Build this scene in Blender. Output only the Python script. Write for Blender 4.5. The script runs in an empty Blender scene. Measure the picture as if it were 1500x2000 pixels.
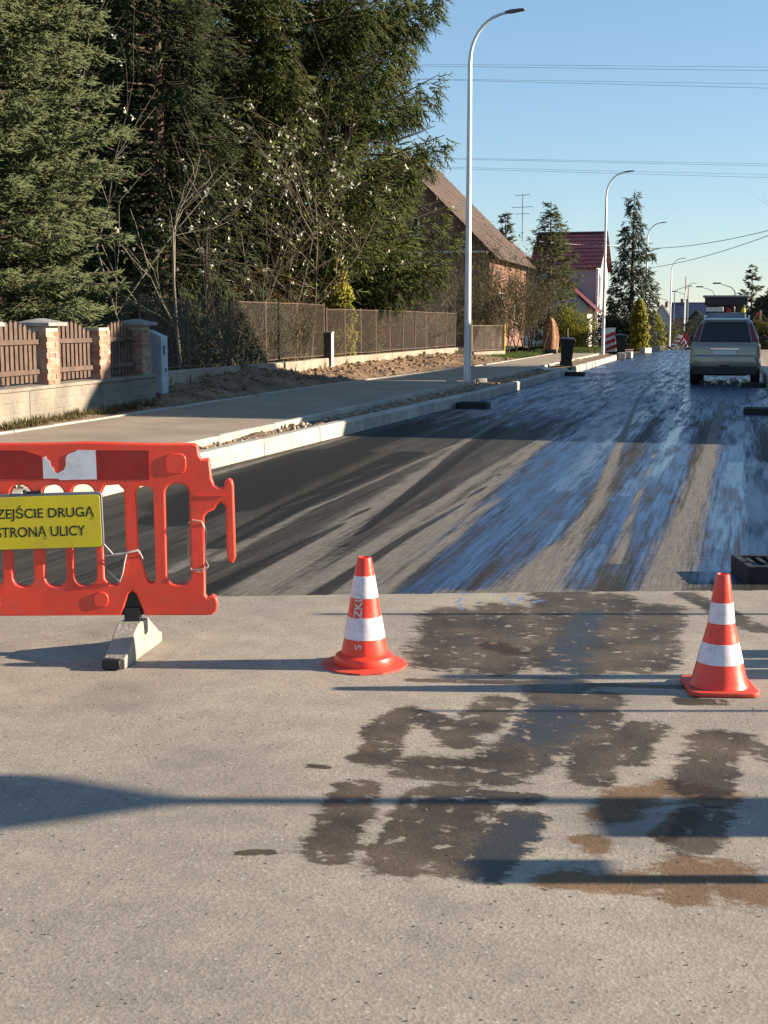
import bpy, bmesh, math, random
import numpy as np
from mathutils import Vector, Matrix

random.seed(7); rng = np.random.default_rng(7)
SC = bpy.context.scene
COL = SC.collection
R = math.radians

# ------------------------------------------------------------------ camera
FPX = 2600.0; CAMH = 1.55; TH = R(14.8); PH = math.atan(370 / FPX)
cam = bpy.data.cameras.new('camera'); cam_o = bpy.data.objects.new('camera', cam); COL.objects.link(cam_o)
cam.sensor_fit = 'HORIZONTAL'; cam.sensor_width = 36; cam.lens = FPX / 1500 * 36
cam.clip_start = 0.05; cam.clip_end = 6000
cam_o.location = (0, 0, CAMH); cam_o.rotation_euler = (R(90) - PH, 0, TH)
SC.camera = cam_o

# ------------------------------------------------------------------ sky, sun, exposure
SUN_EL = R(17.0); SUN_AZ = R(14.8)          # azimuth measured from +X towards +Y
world = bpy.data.worlds.new('World'); SC.world = world; world.use_nodes = True
wn = world.node_tree; bg = wn.nodes['Background']
sky = wn.nodes.new('ShaderNodeTexSky'); sky.sky_type = 'NISHITA'; sky.sun_disc = False
sky.sun_elevation = SUN_EL; sky.sun_rotation = R(90) - SUN_AZ
sky.air_density = 1.0; sky.dust_density = 0.0; sky.ozone_density = 4.6
gm = wn.nodes.new('ShaderNodeGamma'); gm.inputs[1].default_value = 0.64
wn.links.new(sky.outputs[0], gm.inputs[0]); hs = wn.nodes.new('ShaderNodeHueSaturation'); hs.inputs['Saturation'].default_value = 1.12; wn.links.new(gm.outputs[0], hs.inputs['Color']); wn.links.new(hs.outputs[0], bg.inputs[0]); bg.inputs[1].default_value = 0.112
sun = bpy.data.lights.new('sun', 'SUN'); sun_o = bpy.data.objects.new('sun', sun); COL.objects.link(sun_o)
sun.energy = 5.0; sun.angle = R(0.53); sun.color = (1.0, 0.84, 0.64)
sdir = Vector((math.cos(SUN_EL) * math.cos(SUN_AZ), math.cos(SUN_EL) * math.sin(SUN_AZ), math.sin(SUN_EL)))
sun_o.rotation_euler = sdir.to_track_quat('Z', 'Y').to_euler()
sun_o.location = sdir * 60
SC.view_settings.view_transform = 'Standard'; SC.view_settings.look = 'None'
SC.view_settings.exposure = 1.5; SC.view_settings.gamma = 1.0

# ------------------------------------------------------------------ survey helper: a bearing in the picture to a point in the place
HV = (-math.sin(TH), math.cos(TH)); RV = (math.cos(TH), math.sin(TH))
def ray(px, py):
    u = (px - 750) / FPX; v = (1000 - py) / FPX
    a = math.cos(PH) + v * math.sin(PH)
    return HV[0] * a + RV[0] * u, HV[1] * a + RV[1] * u, -math.sin(PH) + v * math.cos(PH), a
def G(px, py, z=0.0):
    d = ray(px, py); t = (z - CAMH) / d[2]
    return (d[0] * t, d[1] * t)
def D(px, py, dep):
    d = ray(px, py); t = dep / d[3]
    return Vector((d[0] * t, d[1] * t, CAMH + d[2] * t))
def LD(lat, dep, z=0.0):
    return Vector((HV[0] * dep + RV[0] * lat, HV[1] * dep + RV[1] * lat, z))
def gz(y):
    if y < 60: return 0.0
    if y < 150: return -(y - 60) ** 2 * 0.00025
    return -2.025 - 0.045 * min(y - 150, 60)

# ------------------------------------------------------------------ materials
MATS = {}
def nodes_of(m):
    return m.node_tree.nodes, m.node_tree.links
def pm(name, col, rough=0.7, var=0.18, scale=6.0, col2=None, bump=0.0, bscale=60.0, metal=0.0, spec=0.5, rnd=0.0, fine=0.0, fscale=120.0, coat=0.0, grime=0.0, gscale=16.0):
    """noise-varied principled material"""
    if name in MATS: return MATS[name]
    m = bpy.data.materials.new(name); m.use_nodes = True
    n, l = nodes_of(m); b = n['Principled BSDF']
    geo = n.new('ShaderNodeNewGeometry')
    no = n.new('ShaderNodeTexNoise'); no.inputs['Scale'].default_value = scale; no.inputs['Detail'].default_value = 5
    l.new(geo.outputs['Position'], no.inputs['Vector'])
    mx = n.new('ShaderNodeMix'); mx.data_type = 'RGBA'
    c2 = col2 if col2 else tuple(c * (1 - var) for c in col)
    c1 = col if col2 else tuple(min(1, c * (1 + var)) for c in col)
    mx.inputs['A'].default_value = (*c1, 1); mx.inputs['B'].default_value = (*c2, 1)
    rp = n.new('ShaderNodeMapRange'); rp.inputs[1].default_value = 0.35; rp.inputs[2].default_value = 0.65
    l.new(no.outputs['Fac'], rp.inputs[0]); l.new(rp.outputs[0], mx.inputs['Factor'])
    out = mx.outputs['Result']
    if fine > 0:
        nf = n.new('ShaderNodeTexNoise'); nf.inputs['Scale'].default_value = fscale; nf.inputs['Detail'].default_value = 3
        l.new(geo.outputs['Position'], nf.inputs['Vector'])
        r2 = n.new('ShaderNodeMapRange'); r2.inputs[1].default_value = 0.3; r2.inputs[2].default_value = 0.7
        r2.inputs[3].default_value = 1 - fine; r2.inputs[4].default_value = 1 + fine
        l.new(nf.outputs['Fac'], r2.inputs[0])
        mu = n.new('ShaderNodeMix'); mu.data_type = 'RGBA'; mu.blend_type = 'MULTIPLY'; mu.inputs['Factor'].default_value = 1
        l.new(out, mu.inputs['A']); l.new(r2.outputs[0], mu.inputs['B']); out = mu.outputs['Result']
    if rnd > 0:
        oi = n.new('ShaderNodeObjectInfo')
        r3 = n.new('ShaderNodeMapRange'); r3.inputs[3].default_value = 1 - rnd; r3.inputs[4].default_value = 1 + rnd
        l.new(oi.outputs['Random'], r3.inputs[0])
        mu = n.new('ShaderNodeMix'); mu.data_type = 'RGBA'; mu.blend_type = 'MULTIPLY'; mu.inputs['Factor'].default_value = 1
        l.new(out, mu.inputs['A']); l.new(r3.outputs[0], mu.inputs['B']); out = mu.outputs['Result']
    if grime > 0:
        ng = n.new('ShaderNodeTexNoise'); ng.inputs['Scale'].default_value = gscale; ng.inputs['Detail'].default_value = 8; ng.inputs['Roughness'].default_value = .7
        l.new(geo.outputs['Position'], ng.inputs['Vector'])
        rg_ = n.new('ShaderNodeMapRange'); rg_.inputs[1].default_value = .50; rg_.inputs[2].default_value = .72; rg_.inputs[4].default_value = grime; l.new(ng.outputs['Fac'], rg_.inputs[0])
        mg = n.new('ShaderNodeMix'); mg.data_type = 'RGBA'; mg.inputs['B'].default_value = (0.16, 0.125, 0.095, 1)
        l.new(rg_.outputs[0], mg.inputs['Factor']); l.new(out, mg.inputs['A']); out = mg.outputs['Result']
    l.new(out, b.inputs['Base Color'])
    b.inputs['Roughness'].default_value = rough; b.inputs['Metallic'].default_value = metal
    b.inputs['Specular IOR Level'].default_value = spec
    if coat: b.inputs['Coat Weight'].default_value = coat; b.inputs['Coat Roughness'].default_value = 0.06
    if bump > 0:
        nb = n.new('ShaderNodeTexNoise'); nb.inputs['Scale'].default_value = bscale; nb.inputs['Detail'].default_value = 4
        l.new(geo.outputs['Position'], nb.inputs['Vector'])
        bp = n.new('ShaderNodeBump'); bp.inputs['Strength'].default_value = bump; bp.inputs['Distance'].default_value = 0.02
        l.new(nb.outputs['Fac'], bp.inputs['Height']); l.new(bp.outputs[0], b.inputs['Normal'])
    MATS[name] = m
    return m
def leaf_mat(name, c1, c2, trans=0.25, rough=0.6, scale=0.9):
    m = bpy.data.materials.new(name); m.use_nodes = True
    n, l = nodes_of(m); b = n['Principled BSDF']; o = n['Material Output']
    geo = n.new('ShaderNodeNewGeometry')
    no = n.new('ShaderNodeTexNoise'); no.inputs['Scale'].default_value = scale; no.inputs['Detail'].default_value = 3
    l.new(geo.outputs['Position'], no.inputs['Vector'])
    at = n.new('ShaderNodeAttribute'); at.attribute_name = 'tint'
    ad = n.new('ShaderNodeMath'); ad.operation = 'MULTIPLY_ADD'; ad.inputs[1].default_value = 1.3; ad.inputs[2].default_value = -0.15
    av = n.new('ShaderNodeMath'); av.operation = 'ADD'
    l.new(no.outputs['Fac'], av.inputs[0]); l.new(at.outputs['Fac'], av.inputs[1])
    hf = n.new('ShaderNodeMath'); hf.operation = 'MULTIPLY'; hf.inputs[1].default_value = 0.5
    l.new(av.outputs[0], hf.inputs[0]); l.new(hf.outputs[0], ad.inputs[0])
    mx = n.new('ShaderNodeMix'); mx.data_type = 'RGBA'
    mx.inputs['A'].default_value = (*c1, 1); mx.inputs['B'].default_value = (*c2, 1)
    l.new(ad.outputs[0], mx.inputs['Factor']); l.new(mx.outputs['Result'], b.inputs['Base Color'])
    b.inputs['Roughness'].default_value = rough; b.inputs['Specular IOR Level'].default_value = 0.12
    if trans > 0:
        t = n.new('ShaderNodeBsdfTranslucent'); l.new(mx.outputs['Result'], t.inputs['Color'])
        ms = n.new('ShaderNodeMixShader'); ms.inputs[0].default_value = trans
        l.new(b.outputs[0], ms.inputs[1]); l.new(t.outputs[0], ms.inputs[2]); l.new(ms.outputs[0], o.inputs['Surface'])
    return m

# ------------------------------------------------------------------ mesh helpers
def tag(o, label=None, cat=None, group=None, kind=None):
    if label: o['label'] = label
    if cat: o['category'] = cat
    if group: o['group'] = group
    if kind: o['kind'] = kind
    return o
def empty(name, loc=(0, 0, 0), rz=0.0, label=None, cat=None, group=None):
    o = bpy.data.objects.new(name, None); COL.objects.link(o)
    o.location = loc; o.rotation_euler = (0, 0, rz); o.empty_display_size = 0.1
    return tag(o, label, cat, group)
class MB:
    def __init__(s): s.v = []; s.f = []
    def add(s, vs, fs):
        k = len(s.v); s.v += [tuple(p) for p in vs]; s.f += [tuple(i + k for i in f) for f in fs]; return s
    def box(s, c, d, rz=0.0, m=None):
        x, y, z = d[0] / 2, d[1] / 2, d[2] / 2
        vs = [Vector((a * x, b * y, e * z)) for e in (-1, 1) for a, b in ((-1, -1), (1, -1), (1, 1), (-1, 1))]
        M = Matrix.Translation(c) @ (m if m else Matrix.Rotation(rz, 4, 'Z'))
        return s.add([M @ p for p in vs], [(3, 2, 1, 0), (4, 5, 6, 7), (0, 1, 5, 4), (1, 2, 6, 5), (2, 3, 7, 6), (3, 0, 4, 7)])
    def box2(s, a, b):
        return s.box([(p + q) / 2 for p, q in zip(a, b)], [abs(q - p) for p, q in zip(a, b)])
    def tube(s, pts, rad, n=8, cap=True):
        pts = [Vector(p) for p in pts]; k = len(pts)
        if not hasattr(rad, '__len__'): rad = [rad] * k
        vs = []; fs = []; up = None
        for i, p in enumerate(pts):
            t = (pts[min(i + 1, k - 1)] - pts[max(i - 1, 0)]).normalized()
            if up is None: up = t.orthogonal().normalized()
            up = (up - t * up.dot(t))
            if up.length < 1e-5: up = t.orthogonal()
            up.normalize(); w = t.cross(up)
            for j in range(n):
                a = 2 * math.pi * j / n; vs.append(p + (up * math.cos(a) + w * math.sin(a)) * rad[i])
        for i in range(k - 1):
            for j in range(n):
                a = i * n + j; b = i * n + (j + 1) % n; fs.append((a, b, b + n, a + n))
        if cap: fs.append(tuple(range(n))[::-1]); fs.append(tuple(range((k - 1) * n, k * n)))
        return s.add(vs, fs)
    def lathe(s, prof, c=(0, 0, 0), n=32):
        vs = []; fs = []; c = Vector(c)
        for r, z in prof:
            for j in range(n):
                a = 2 * math.pi * j / n; vs.append(c + Vector((r * math.cos(a), r * math.sin(a), z)))
        for i in range(len(prof) - 1):
            for j in range(n):
                a = i * n + j; b = i * n + (j + 1) % n; fs.append((a, b, b + n, a + n))
        if prof[0][0] > 1e-4: fs.append(tuple(range(n))[::-1])
        if prof[-1][0] > 1e-4: fs.append(tuple(range((len(prof) - 1) * n, len(prof) * n)))
        return s.add(vs, fs)
    def prism(s, poly, a, b, M=None):
        """poly in (u,v), extruded along w from a to b; M maps (u,w,v)->place"""
        n = len(poly); M = M or Matrix.Identity(4)
        vs = [M @ Vector((p[0], a, p[1])) for p in poly] + [M @ Vector((p[0], b, p[1])) for p in poly]
        fs = [tuple(range(n)), tuple(range(n, 2 * n))[::-1]] + [(i + n, (i + 1) % n + n, (i + 1) % n, i) for i in range(n)]
        return s.add(vs, fs)
    def loft(s, rings, cap=True):
        n = len(rings[0]); vs = [p for r in rings for p in r]; fs = []
        for i in range(len(rings) - 1):
            for j in range(n):
                a = i * n + j; b = i * n + (j + 1) % n; fs.append((a, b, b + n, a + n))
        if cap: fs.append(tuple(range(n))[::-1]); fs.append(tuple(range((len(rings) - 1) * n, len(rings) * n)))
        return s.add(vs, fs)
    def mesh(s, name):
        me = bpy.data.meshes.new(name); me.from_pydata([tuple(p) for p in s.v], [], s.f)
        bm = bmesh.new(); bm.from_mesh(me); bmesh.ops.recalc_face_normals(bm, faces=bm.faces); bm.to_mesh(me); bm.free()
        return me
    def build(s, name, mat, parent=None, bevel=0.0, smooth=False, seg=2, loc=None, rot=None):
        return put(name, s.mesh(name), mat, parent, bevel, smooth, seg, loc, rot)
def put(name, me, mat, parent=None, bevel=0.0, smooth=False, seg=2, loc=None, rot=None):
    o = bpy.data.objects.new(name, me); COL.objects.link(o)
    if mat and not me.materials: me.materials.append(mat)
    if parent: o.parent = parent
    if loc is not None: o.location = loc
    if rot is not None: o.rotation_euler = rot
    if smooth or bevel:
        me.polygons.foreach_set('use_smooth', [True] * len(me.polygons))
        bm = bmesh.new(); bm.from_mesh(me)
        for e in bm.edges:
            if len(e.link_faces) == 2 and e.calc_face_angle(0) > R(38): e.smooth = False
        bm.to_mesh(me); bm.free()
    if bevel:
        b = o.modifiers.new('bevel', 'BEVEL'); b.width = bevel; b.segments = seg; b.limit_method = 'ANGLE'; b.angle_limit = R(35)
    return o
def copy_tree(o, parent=None):
    c = o.copy(); COL.objects.link(c)
    c.parent = parent
    for ch in list(o.children): copy_tree(ch, c)
    return c
def np_mesh(name, V, F, tint=None):
    """V (n,3), F (m,k) uniform polygons"""
    me = bpy.data.meshes.new(name); V = np.asarray(V, np.float32); F = np.asarray(F, np.int32)
    me.vertices.add(len(V)); me.vertices.foreach_set('co', V.ravel())
    k = F.shape[1]; me.loops.add(F.size); me.loops.foreach_set('vertex_index', F.ravel())
    me.polygons.add(len(F)); me.polygons.foreach_set('loop_start', np.arange(0, F.size, k, dtype=np.int32))
    me.update(calc_edges=True)
    if tint is not None:
        a = me.attributes.new('tint', 'FLOAT', 'POINT'); a.data.foreach_set('value', np.asarray(tint, np.float32))
    me.validate()
    return me
def frames(Dv):
    Dv = Dv / np.linalg.norm(Dv, axis=1, keepdims=True)
    ref = np.where(np.abs(Dv[:, 2:3]) > 0.9, np.array([[1., 0, 0]]), np.array([[0, 0, 1.]]))
    A = np.cross(Dv, ref); A /= np.linalg.norm(A, axis=1, keepdims=True)
    return Dv, A, np.cross(Dv, A)
def spindles(P, Dv, L, Rr, mid=0.4):
    """needle-covered shoots: three-sided bipyramids"""
    Dv, A, B = frames(Dv); n = len(P); L = L[:, None]; Rr = Rr[:, None]
    V = np.empty((n, 5, 3)); V[:, 0] = P
    ph = rng.uniform(0, 6.28, (n, 1))
    for k in range(3):
        V[:, 1 + k] = P + Dv * L * mid + (A * np.cos(ph + 2.094 * k) + B * np.sin(ph + 2.094 * k)) * Rr
    V[:, 4] = P + Dv * L
    base = (np.arange(n) * 5)[:, None]
    F = np.concatenate([base + np.array(t) for t in ((0, 2, 1), (0, 3, 2), (0, 1, 3), (4, 1, 2), (4, 2, 3), (4, 3, 1))])
    return V.reshape(-1, 3), F
def sprays(P, Dv, L, rad, tint):
    """conifer sprays: a leading shoot with side shoots in a flat herringbone, each a slim three-sided pyramid"""
    Dv, A, B = frames(Dv); n = len(P); L = L[:, None]; rad = np.reshape(rad, (-1, 1))
    ph = rng.normal(0, .5, (n, 1)); S = A * np.cos(ph) + B * np.sin(ph); N = np.cross(Dv, S)
    segs = [(P, Dv, L * 1.0, 1.0)]
    for t, sg in ((.08, 1), (.22, -1), (.38, 1), (.54, -1), (.70, 1)):
        d = Dv * .72 + S * (sg * .70) + rng.normal(0, .16, (n, 3)) + np.array([0, 0, -.10]); d /= np.linalg.norm(d, axis=1, keepdims=True)
        segs.append((P + Dv * L * t, d, L * (.60 - .36 * t) * rng.uniform(.7, 1.2, (n, 1)), .9))
    Vs = []; Fs = []; Ts = []; off = 0; tri = np.array(((0, 1, 3), (1, 2, 3), (2, 0, 3)))
    for p, d, l_, k in segs:
        d, a, b = frames(d); V = np.empty((n, 4, 3)); q = p + d * l_ * .12
        for j in range(3): V[:, j] = q + (a * math.cos(2.094 * j + .5) + b * math.sin(2.094 * j + .5)) * rad * k
        V[:, 3] = p + d * l_
        Vs.append(V.reshape(-1, 3)); Fs.append((off + (np.arange(n) * 4)[:, None, None] + tri[None]).reshape(-1, 3)); off += 4 * n
        Ts.append(np.repeat(np.clip(tint + rng.normal(0, .12, n), 0, 1), 4))
    return np.concatenate(Vs), np.concatenate(Fs), np.concatenate(Ts)
def sticks(P, Q, r0, r1):
    """thin three-sided twigs from P to Q"""
    _, A, B = frames(Q - P + 1e-6); n = len(P); V = np.empty((n, 6, 3))
    for k in range(3):
        o = A * math.cos(2.094 * k) + B * math.sin(2.094 * k)
        V[:, k] = P + o * np.reshape(r0, (-1, 1)); V[:, 3 + k] = Q + o * np.reshape(r1, (-1, 1))
    base = (np.arange(n) * 6)[:, None]
    F = np.concatenate([base + np.array(t) for t in ((0, 1, 4), (0, 4, 3), (1, 2, 5), (1, 5, 4), (2, 0, 3), (2, 3, 5))])
    return V.reshape(-1, 3), F
def cards(P, size, aspect=0.55):
    """single folded leaves"""
    n = len(P); Dv, A, B = frames(rng.normal(size=(n, 3))); s = np.reshape(size, (-1, 1)) * np.ones((n, 1))
    V = np.empty((n, 4, 3)); V[:, 0] = P; V[:, 1] = P + Dv * s * .5 + A * s * aspect * .5 + B * s * .1
    V[:, 2] = P + Dv * s; V[:, 3] = P + Dv * s * .5 - A * s * aspect * .5 + B * s * .1
    base = (np.arange(n) * 4)[:, None]
    F = np.concatenate([base + np.array(t) for t in ((0, 1, 2), (0, 2, 3))])
    return V.reshape(-1, 3), F
def text_mesh(body, size, bold=0.0, align='CENTER', depth=0.0005):
    c = bpy.data.curves.new('lettering', 'FONT'); c.body = body; c.size = size; c.align_x = align; c.align_y = 'CENTER'
    c.offset = bold; c.extrude = depth; c.resolution_u = 4
    o = bpy.data.objects.new('lettering', c); COL.objects.link(o)
    dg = bpy.context.evaluated_depsgraph_get(); me = bpy.data.meshes.new_from_object(o.evaluated_get(dg))
    bpy.data.objects.remove(o); bpy.data.curves.remove(c)
    return me
def flat_holes(name, outer, holes, half, bev):
    """a plate in the (x,z) plane cut from an outline with holes, thickness along y"""
    c = bpy.data.curves.new(name, 'CURVE'); c.dimensions = '2D'; c.fill_mode = 'BOTH'; c.extrude = half; c.bevel_depth = bev; c.bevel_resolution = 2
    c.offset = -bev
    for loop in [outer] + holes:
        s = c.splines.new('POLY'); s.points.add(len(loop) - 1); s.use_cyclic_u = True
        for p, q in zip(s.points, loop): p.co = (q[0], q[1], 0, 1)
    o = bpy.data.objects.new(name, c); COL.objects.link(o)
    dg = bpy.context.evaluated_depsgraph_get(); me = bpy.data.meshes.new_from_object(o.evaluated_get(dg))
    bpy.data.objects.remove(o); bpy.data.curves.remove(c)
    me.transform(Matrix.Rotation(R(90), 4, 'X')); me.materials.clear()
    return me
def rrect(x0, z0, x1, z1, r, n=5):
    pts = []
    for cx, cz, a0 in ((x1 - r, z1 - r, 0), (x0 + r, z1 - r, 90), (x0 + r, z0 + r, 180), (x1 - r, z0 + r, 270)):
        for i in range(n + 1):
            a = R(a0 + 90 * i / n); pts.append((cx + r * math.cos(a), cz + r * math.sin(a)))
    return pts

# ------------------------------------------------------------------ common materials
M_conc = pm('concrete', (0.50, 0.46, 0.40), 0.85, 0.14, 3.0, bump=0.25, bscale=70, rnd=0.10, fine=0.12)
M_kerb = pm('kerb_concrete', (0.36, 0.335, 0.29), 0.85, 0.12, 2.2, bump=0.2, bscale=90, rnd=0.10, fine=0.10, grime=.5, gscale=5)
M_soil = pm('soil', (0.185, 0.118, 0.066), 0.95, 0.35, 2.5, bump=0.8, bscale=22, fine=0.35, fscale=30)
M_black = pm('black_plastic', (0.012, 0.012, 0.013), 0.5, 0.2)
M_iron = pm('cast_iron', (0.012, 0.012, 0.013), 0.7, 0.3, 20)
M_galv = pm('galvanised_steel', (0.62, 0.63, 0.63), 0.45, 0.08, 4.0, metal=0.35)
M_bark = pm('bark', (0.10, 0.07, 0.05), 0.95, 0.3, 5, bump=0.6, bscale=25)
M_twig = pm('twig_bark', (0.10, 0.078, 0.052), 0.9, 0.3, 3)
M_palebark = pm('pale_bark', (0.17, 0.15, 0.11), 0.9, 0.25, 3)
M_glass = pm('dark_glass', (0.010, 0.012, 0.014), 0.06, 0.1, spec=0.6)
M_grass = leaf_mat('grass_blade', (0.06, 0.10, 0.02), (0.13, 0.17, 0.04), 0.3)

# ------------------------------------------------------------------ ground
def grid_mesh(name, xs, ys, zfun):
    X, Y = np.meshgrid(xs, ys); Z = zfun(X, Y); V = np.stack([X, Y, Z], -1).reshape(-1, 3)
    nx, ny = len(xs), len(ys); i = np.arange(nx - 1)[None, :] + np.arange(ny - 1)[:, None] * nx
    F = np.stack([i, i + 1, i + 1 + nx, i + nx], -1).reshape(-1, 4)
    return np_mesh(name, V, F)
gzv = np.vectorize(gz)
M_ground = pm('ground_grass_and_soil', (0.075, 0.085, 0.03), 0.95, 0.3, 0.8, col2=(0.13, 0.10, 0.06), bump=0.5, bscale=14, fine=0.3, fscale=20)
xs = np.unique(np.concatenate([np.linspace(-2500, -60, 12), np.linspace(-60, 60, 41), np.linspace(60, 2500, 12)]))
ys = np.unique(np.concatenate([np.linspace(-300, -20, 6), np.linspace(-20, 200, 90), np.linspace(200, 4000, 20)]))
tag(put('ground', grid_mesh('ground', xs, ys, lambda X, Y: gzv(Y) - 0.12), M_ground, smooth=True), kind='structure')

# ------------------------------------------------------------------ fields for stains
def seg_field(X, Y, pts, rad, rad1=None):
    """1 inside a stroke, fading out over its radius"""
    best = np.full(X.shape, 99.0); n_ = len(pts) - 1; rad1 = rad if rad1 is None else rad1
    for k, (a, b) in enumerate(zip(pts[:-1], pts[1:])):
        ax, ay = a; bx, by = b; dx, dy = bx - ax, by - ay
        t = np.clip(((X - ax) * dx + (Y - ay) * dy) / (dx * dx + dy * dy + 1e-9), 0, 1)
        best = np.minimum(best, np.hypot(X - ax - t * dx, Y - ay - t * dy) / (rad + (rad1 - rad) * (k + t) / n_))
    return np.clip(1.0 - best * 0.5, 0, 1)                # 0.5 on the edge of the stroke
def strokes(X, Y, lst):
    out = np.zeros(X.shape)
    for pts, *r in lst: out = np.maximum(out, seg_field(X, Y, [G(*p) for p in pts], *r))
    return out
def add_attr(me, name, val):
    a = me.attributes.new(name, 'FLOAT', 'POINT'); a.data.foreach_set('value', np.asarray(val, np.float32).ravel())

# --- the new asphalt in front
xs = np.unique(np.concatenate([np.linspace(-5.35, -3.6, 12), np.arange(-3.6, 1.6, 0.03), np.linspace(1.6, 14, 30)]))
ts = np.unique(np.concatenate([np.linspace(-14, 2.2, 20), np.arange(2.2, 7.92, 0.03), [7.95]]))
X, T = np.meshgrid(xs, ts); Y = T + 0.33 * X * np.clip((T - 2.2) / 5.75, 0, 1)
nx, ny = len(xs), len(ts); i = np.arange(nx - 1)[None, :] + np.arange(ny - 1)[:, None] * nx
F = np.stack([i, i + 1, i + 1 + nx, i + nx], -1).reshape(-1, 4)
Vt = np.stack([X, Y, np.zeros_like(X)], -1).reshape(-1, 3)
# lip of the asphalt layer down to the milled surface
lipbase = len(Vt); Vt[-nx:, 1] += np.cumsum(rng.normal(0, .004, nx)) * .6 + rng.normal(0, .006, nx); lip = np.stack([X[-1], Vt[-nx:, 1] + 0.014, np.full(nx, -0.035)], -1)
j = np.arange(nx - 1); top = (ny - 1) * nx
Fl = np.stack([top + j, top + j + 1, lipbase + j + 1, lipbase + j], -1)
me = np_mesh('asphalt_road', np.concatenate([Vt, lip]), np.concatenate([F, Fl]))
VX = np.concatenate([X.ravel(), lip[:, 0]]); VY = np.concatenate([Y.ravel(), lip[:, 1]])
wet = [([(700, 1540), (640, 1665)], .085), ([(840, 1560), (775, 1685)], .10), ([(925, 1570), (880, 1690)], .07), ([(1015, 1600), (940, 1700)], .08),
       ([(735, 1480), (755, 1420), (800, 1390), (860, 1410), (900, 1450)], .075), ([(700, 1482), (760, 1470)], .05),
       ([(830, 1500), (950, 1510), (1060, 1450), (1095, 1390), (1090, 1340)], .13), ([(970, 1370), (930, 1420)], .09), ([(860, 1540), (1040, 1560)], .05),
       ([(890, 1200), (870, 1290)], .17), ([(980, 1190), (960, 1300)], .16), ([(1100, 1160), (1090, 1290)], .17), ([(1190, 1170), (1160, 1300)], .15), ([(1290, 1190), (1260, 1300)], .13),
       ([(800, 1328), (1340, 1342)], .03), ([(1170, 1360), (1150, 1520)], .09), ([(1260, 1420), (1210, 1480)], .09), ([(1400, 1440), (1370, 1540)], .10), ([(1340, 1370), (1400, 1372)], .05),  # first stroke here is a stake's cast shadow painted into the mask
       ([(1380, 1590), (1350, 1650)], .08), ([(470, 1666), (530, 1666)], .022), ([(1450, 1440), (1500, 1480)], .05), ([(1340, 1160), (1480, 1230)], .07), ([(600, 1496), (640, 1498)], .018)]
rust = [([(1080, 1720), (1130, 1722)], .07), ([(1160, 1725), (1260, 1725)], .075), ([(1340, 1690), (1340, 1745)], .08), ([(1420, 1700), (1460, 1745)], .09),
        ([(1240, 1550), (1200, 1590)], .09), ([(1320, 1540), (1400, 1560)], .10), ([(960, 1260), (1000, 1275)], .07), ([(1340, 1590), (1300, 1630)], .05), ([(1150, 1640), (1160, 1660)], .05)]
add_attr(me, 'wet', strokes(VX, VY, wet)); add_attr(me, 'rust', strokes(VX, VY, rust))
deep = [([(1060, 1440), (1080, 1390)], .16), ([(1030, 1610), (960, 1690)], .12), ([(1150, 1200), (1090, 1340)], .12)]
add_attr(me, 'deep', strokes(VX, VY, deep))

blue = [([(930, 1156), (903, 1160), (893, 1174), (905, 1192), (925, 1196)], .016, .010), ([(985, 1168), (1000, 1182), (1020, 1166)], .012), ([(1040, 1176), (1062, 1172)], .016), ([(960, 1158), (940, 1176)], .010)]
add_attr(me, 'blue', strokes(VX, VY, blue))

def road_base(m, speck=150.0):
    n, l = nodes_of(m); geo = n.new('ShaderNodeNewGeometry'); return n, l, geo.outputs['Position'], n['Principled BSDF']
def N_noise(n, l, vec, scale, detail=4, rough=0.55):
    t = n.new('ShaderNodeTexNoise'); t.inputs['Scale'].default_value = scale; t.inputs['Detail'].default_value = detail; t.inputs['Roughness'].default_value = rough
    l.new(vec, t.inputs['Vector']); return t.outputs['Fac']
def N_range(n, l, v, a, b, c=0.0, d=1.0, smooth=False):
    t = n.new('ShaderNodeMapRange'); t.clamp = True
    if smooth: t.interpolation_type = 'SMOOTHSTEP'
    for k, q in enumerate((a, b, c, d)): t.inputs[k + 1].default_value = q
    l.new(v, t.inputs[0]); return t.outputs[0]
def N_math(n, l, op, a, b=None, c=None):
    t = n.new('ShaderNodeMath'); t.operation = op
    for k, q in enumerate((a, b, c)):
        if q is None: continue
        if isinstance(q, (int, float)): t.inputs[k].default_value = q
        else: l.new(q, t.inputs[k])
    return t.outputs[0]
def N_mix(n, l, f, a, b, mode='MIX'):
    t = n.new('ShaderNodeMix'); t.data_type = 'RGBA'; t.blend_type = mode
    for key, q in (('Factor', f), ('A', a), ('B', b)):
        if isinstance(q, tuple): t.inputs[key].default_value = (*q, 1)
        elif isinstance(q, (int, float)): t.inputs[key].default_value = q
        else: l.new(q, t.inputs[key])
    return t.outputs['Result']
def N_attr(n, name):
    t = n.new('ShaderNodeAttribute'); t.attribute_name = name; return t.outputs['Fac']
def N_scale(n, l, vec, s):
    t = n.new('ShaderNodeVectorMath'); t.operation = 'MULTIPLY'; t.inputs[1].default_value = s; l.new(vec, t.inputs[0]); return t.outputs[0]
def N_vor(n, l, vec, scale, feat='F1'):
    t = n.new('ShaderNodeTexVoronoi'); t.feature = feat; t.inputs['Scale'].default_value = scale; l.new(vec, t.inputs['Vector']); return t
def N_bump(n, l, h, strength, dist, prev=None):
    t = n.new('ShaderNodeBump'); t.inputs['Strength'].default_value = strength; t.inputs['Distance'].default_value = dist
    l.new(h, t.inputs['Height'])
    if prev is not None: l.new(prev, t.inputs['Normal'])
    return t.outputs[0]

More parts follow.
